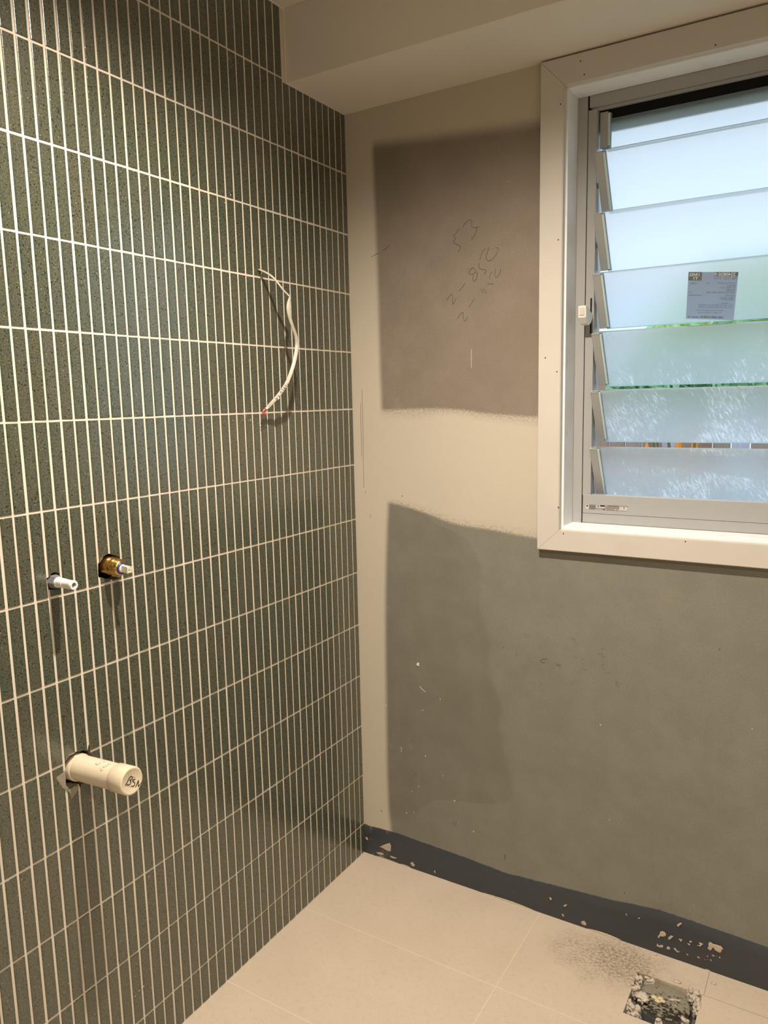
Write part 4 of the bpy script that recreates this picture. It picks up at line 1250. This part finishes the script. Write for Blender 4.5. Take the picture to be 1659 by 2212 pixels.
# yellowish flat crumb on top of the cover
bm = bmesh.new()
c = pix(1422, 2160, 'z', -.001)
for dx, dy, r_ in ((-.010, .004, .0065), (.004, .007, .0060), (.0, -.004, .0075), (-.004, .0, .0060), (.010, .001, .0055)):
    blob(bm, c+V(dx, dy, 0), (r_, r_*.8, .0028), seed=int(1000*abs(dx+dy))+3, rough=.4)
o = link('foam_crumb', bm, plain('yellowed_filler', c4(.66, .58, .38), .8, vary=.1, bump=.3), smooth='all')
tag(o, 'yellowish lobed crumb of filler in the middle of the drain cover', 'crumb')
GRC = 'loose chips of adhesive on the floor tiles'
for i, (a, b, rx_, ry_, lb) in enumerate([(1463, 2121, .0085, .0042, 'largest flat adhesive chip on the floor tile just behind the drain recess'),
                                          (1541.8, 2124.5, .0048, .0036, 'small adhesive chip on the floor right of the drain recess'),
                                          (1415, 2061, .0050, .0034, 'small oval adhesive chip on the floor near the dark wall strip'),
                                          (1654, 2126, .0045, .0035, 'adhesive crumb on the floor at the foot of the dark strip, far right')]):
    c = pix(a, b, 'z', .001)
    bm = bmesh.new(); blob(bm, V(c.x, c.y, .0014), (rx_, ry_, .0018), seed=i+90, rough=.45)
    o = link('adhesive_chip', bm, M_LUMP, smooth='all'); tag(o, lb, 'chip', GRC)

# ------------------------------------------------------------------ outside: garden seen through the louvre gaps
bm = bmesh.new(); box(bm, -9, .25, -.60, 9, 14, -.45)
o = link('garden_ground', bm, plain('garden_soil', c4(.30, .40, .24), .95, vary=.4, scale=6, bump=.3)); o['kind'] = 'structure'
def mat_wood():
    t = NT('weathered_fence_paling'); p, x, y, z = t.pos()
    ci = t.math('FLOOR', t.math('DIVIDE', x, .10))
    w = t.n('ShaderNodeTexWhiteNoise', noise_dimensions='1D'); t.l(ci, w.inputs['W'])
    r = t.n('ShaderNodeValToRGB'); e = r.color_ramp.elements
    e[0].color = c4(.42, .26, .19); e[1].color = c4(.52, .34, .26)
    k_ = e.new(.4); k_.color = c4(.44, .32, .27); k_ = e.new(.8); k_.color = c4(.62, .62, .76)
    r.color_ramp.interpolation = 'CONSTANT'
    t.l(w.outputs['Value'], r.inputs[0])
    g = t.noise(t.vmul(p, (1, 1, .06)), 90, 4, .6)
    col = t.mix(t.math('MULTIPLY', g, .6), r.outputs[0], c4(.22, .13, .09))
    t.bsdf(col, .85, 0, t.bump(g, .3, .004), .2)
    return t.m
fence = tag(empty('timber_fence', (0, 3.0, -.45)), 'weathered brown paling fence glimpsed through the lower gaps of the louvre window', 'fence')
bm = bmesh.new()
rnd = random.Random(8)
for i in range(-35, 36):
    x0 = i*.10
    box(bm, x0+.003, 3.0+rnd.uniform(0, .006), -.45, x0+.097, 3.018, 1.44+rnd.uniform(-.02, .02))
link('paling', bm, mat_wood(), fence)
bm = bmesh.new(); box(bm, -3.5, 3.018, 1.1, 3.6, 3.058, 1.17); box(bm, -3.5, 3.018, .1, 3.6, 3.058, .17)
link('fence_rail', bm, mat_wood(), fence)

def leaf_cluster(bm, cx, cy, cz, rx, ry, rz, n, size, seed):
    rd = random.Random(seed)
    for _ in range(n):
        while True:
            a = V(rd.uniform(-1, 1), rd.uniform(-1, 1), rd.uniform(-1, 1))
            if a.length <= 1: break
        c = V(cx+a.x*rx, cy+a.y*ry, cz+a.z*rz)
        d = V(rd.uniform(-1, 1), rd.uniform(-1, .3), rd.uniform(-.6, .8)).normalized()
        s_ = d.cross(V(rd.uniform(-1, 1), rd.uniform(-1, 1), rd.uniform(-1, 1))).normalized()
        L_ = size*rd.uniform(.6, 1.4); w_ = L_*.28
        nn = d.cross(s_)*w_*.35
        p_ = [c, c+d*L_*.35+s_*w_+nn, c+d*L_*.8+s_*w_*.7+nn, c+d*L_, c+d*L_*.8-s_*w_*.7+nn, c+d*L_*.35-s_*w_+nn]
        vs = [bm.verts.new(q) for q in p_]
        mdl = bm.verts.new(c+d*L_*.5)
        mi = 0 if rd.random() < .6 else 1
        for k in range(6):
            bm.faces.new([vs[k], vs[(k+1) % 6], mdl]).material_index = mi
def mat_leaf(name, a, b):
    t = NT(name); p, x, y, z = t.pos()
    n = t.noise(p, 7, 3)
    col = t.mix(n, a, b)
    d = t.n('ShaderNodeBsdfDiffuse'); t.l(col, d.inputs[0])
    r = t.n('ShaderNodeBsdfTranslucent'); t.l(col, r.inputs[0])
    g = t.n('ShaderNodeBsdfGlossy'); g.inputs['Roughness'].default_value = .3
    m_ = t.n('ShaderNodeMixShader'); m_.inputs[0].default_value = .4; t.l(d.outputs[0], m_.inputs[1]); t.l(r.outputs[0], m_.inputs[2])
    k_ = t.n('ShaderNodeMixShader'); k_.inputs[0].default_value = .06; t.l(m_.outputs[0], k_.inputs[1]); t.l(g.outputs[0], k_.inputs[2])
    t.l(k_.outputs[0], t.out.inputs[0])
    return t.m
ML1 = mat_leaf('bright_leaf', c4(.34, .60, .30), c4(.55, .80, .50)); ML2 = mat_leaf('deep_leaf', c4(.08, .24, .08), c4(.18, .38, .14))
ML3 = mat_leaf('yellow_green_leaf', c4(.62, .82, .30), c4(.80, .92, .50))
def shrub(name, cx, cy, base, top, rx, n, size, label, mats, seed, cat='shrub', zlow=.35):
    r_ = tag(empty(name, (cx, cy, base)), label, cat)
    bm = bmesh.new()
    rd = random.Random(seed+5)
    for k in range(7):
        a_ = rd.uniform(0, 2*pi)
        tube(bm, [V(cx, cy, base), V(cx+.15*cos(a_)*rx, cy+.1*sin(a_), base+(top-base)*.5), V(cx+rx*.8*cos(a_), cy+.25*sin(a_), top-.1)], [.018, .012, .005], n=6)
    link('stem', bm, plain(name+'_bark', c4(.25, .20, .13), .9), r_)
    bm = bmesh.new()
    zc = base+(top-base)*(1+zlow)/2
    leaf_cluster(bm, cx, cy, zc, rx, .28, (top-base)*(1-zlow)/2, n, size, seed)
    link('foliage', bm, mats, r_)
shrub('leafy_shrub', .50, 2.30, -.45, 1.60, .40, 2600, .045, 'green leafy shrub in front of the fence, seen through the window gaps', [ML1, ML2], 11, zlow=.80)
shrub('leafy_shrub', .95, 2.62, -.45, 1.12, .22, 160, .045, 'lower sparse shrub right of the other in front of the fence, seen through window gaps', [ML2, ML1], 12)
shrub('garden_tree', .9, 4.6, -.45, 2.35, 1.25, 2600, .12, 'bright yellow-green tree beyond the fence, seen through the middle window gap', [ML3, ML1], 13, 'tree', .55)
M_ORANGE = plain('orange_plastic', c4(.85, .28, .02), .45)
GO = 'orange conduits standing in front of the fence'
for i, (a, lb) in enumerate([(1402.5, 'leftmost orange conduit with a bent top, standing by the fence'), (1466, 'middle straight orange conduit standing by the fence'), (1500, 'rightmost straight orange conduit standing by the fence')]):
    c = pix(a, 976, 'y', 2.9)
    bm = bmesh.new()
    if i == 0: pts = [V(c.x+.012, 2.9, -.45), V(c.x, 2.9, .6), V(c.x-.008, 2.9, 1.0), V(c.x+.01, 2.9, 1.07), V(c.x+.06, 2.9, 1.10)]
    else: pts = [V(c.x, 2.9, -.45), V(c.x, 2.9, .5), V(c.x, 2.9, 1.16)]
    tube(bm, smooth_path(pts, 5), .019, n=14)
    o = link('orange_conduit', bm, M_ORANGE, smooth='all'); tag(o, lb, 'conduit', GO)
# neighbour's house far behind
nh = tag(empty('neighbouring_house', (-1.8, 9, -.45)), 'pale house with a dark gutter behind the fence, barely seen through the window gap', 'house')
bm = bmesh.new(); box(bm, -5.2, 8.2, -.45, -.75, 12, 2.05); link('house_wall', bm, plain('pale_render', c4(.72, .74, .76), .8), nh)
bm = bmesh.new(); box(bm, -1.22, 8.0, 2.085, -.78, 8.15, 2.150, bev=.005); link('gutter', bm, plain('dark_gutter_metal', c4(.03, .035, .05), .5), nh)
bm = bmesh.new()
a = [V(-5.4, 8.0, 2.15), V(-.7, 8.0, 2.15), V(-.7, 10.2, 3.0), V(-5.4, 10.2, 3.0)]
b = [q-V(0, 0, .05) for q in a]
A_ = [bm.verts.new(q) for q in a]; B_ = [bm.verts.new(q) for q in b]
bm.faces.new(A_); bm.faces.new(B_[::-1])
for i in range(4): bm.faces.new([A_[i], A_[(i+1) % 4], B_[(i+1) % 4], B_[i]])
link('roof', bm, plain('pale_roof_sheet', c4(.70, .73, .76), .5), nh)

for o in bpy.data.objects:
    if '_origin' in o: del o['_origin']
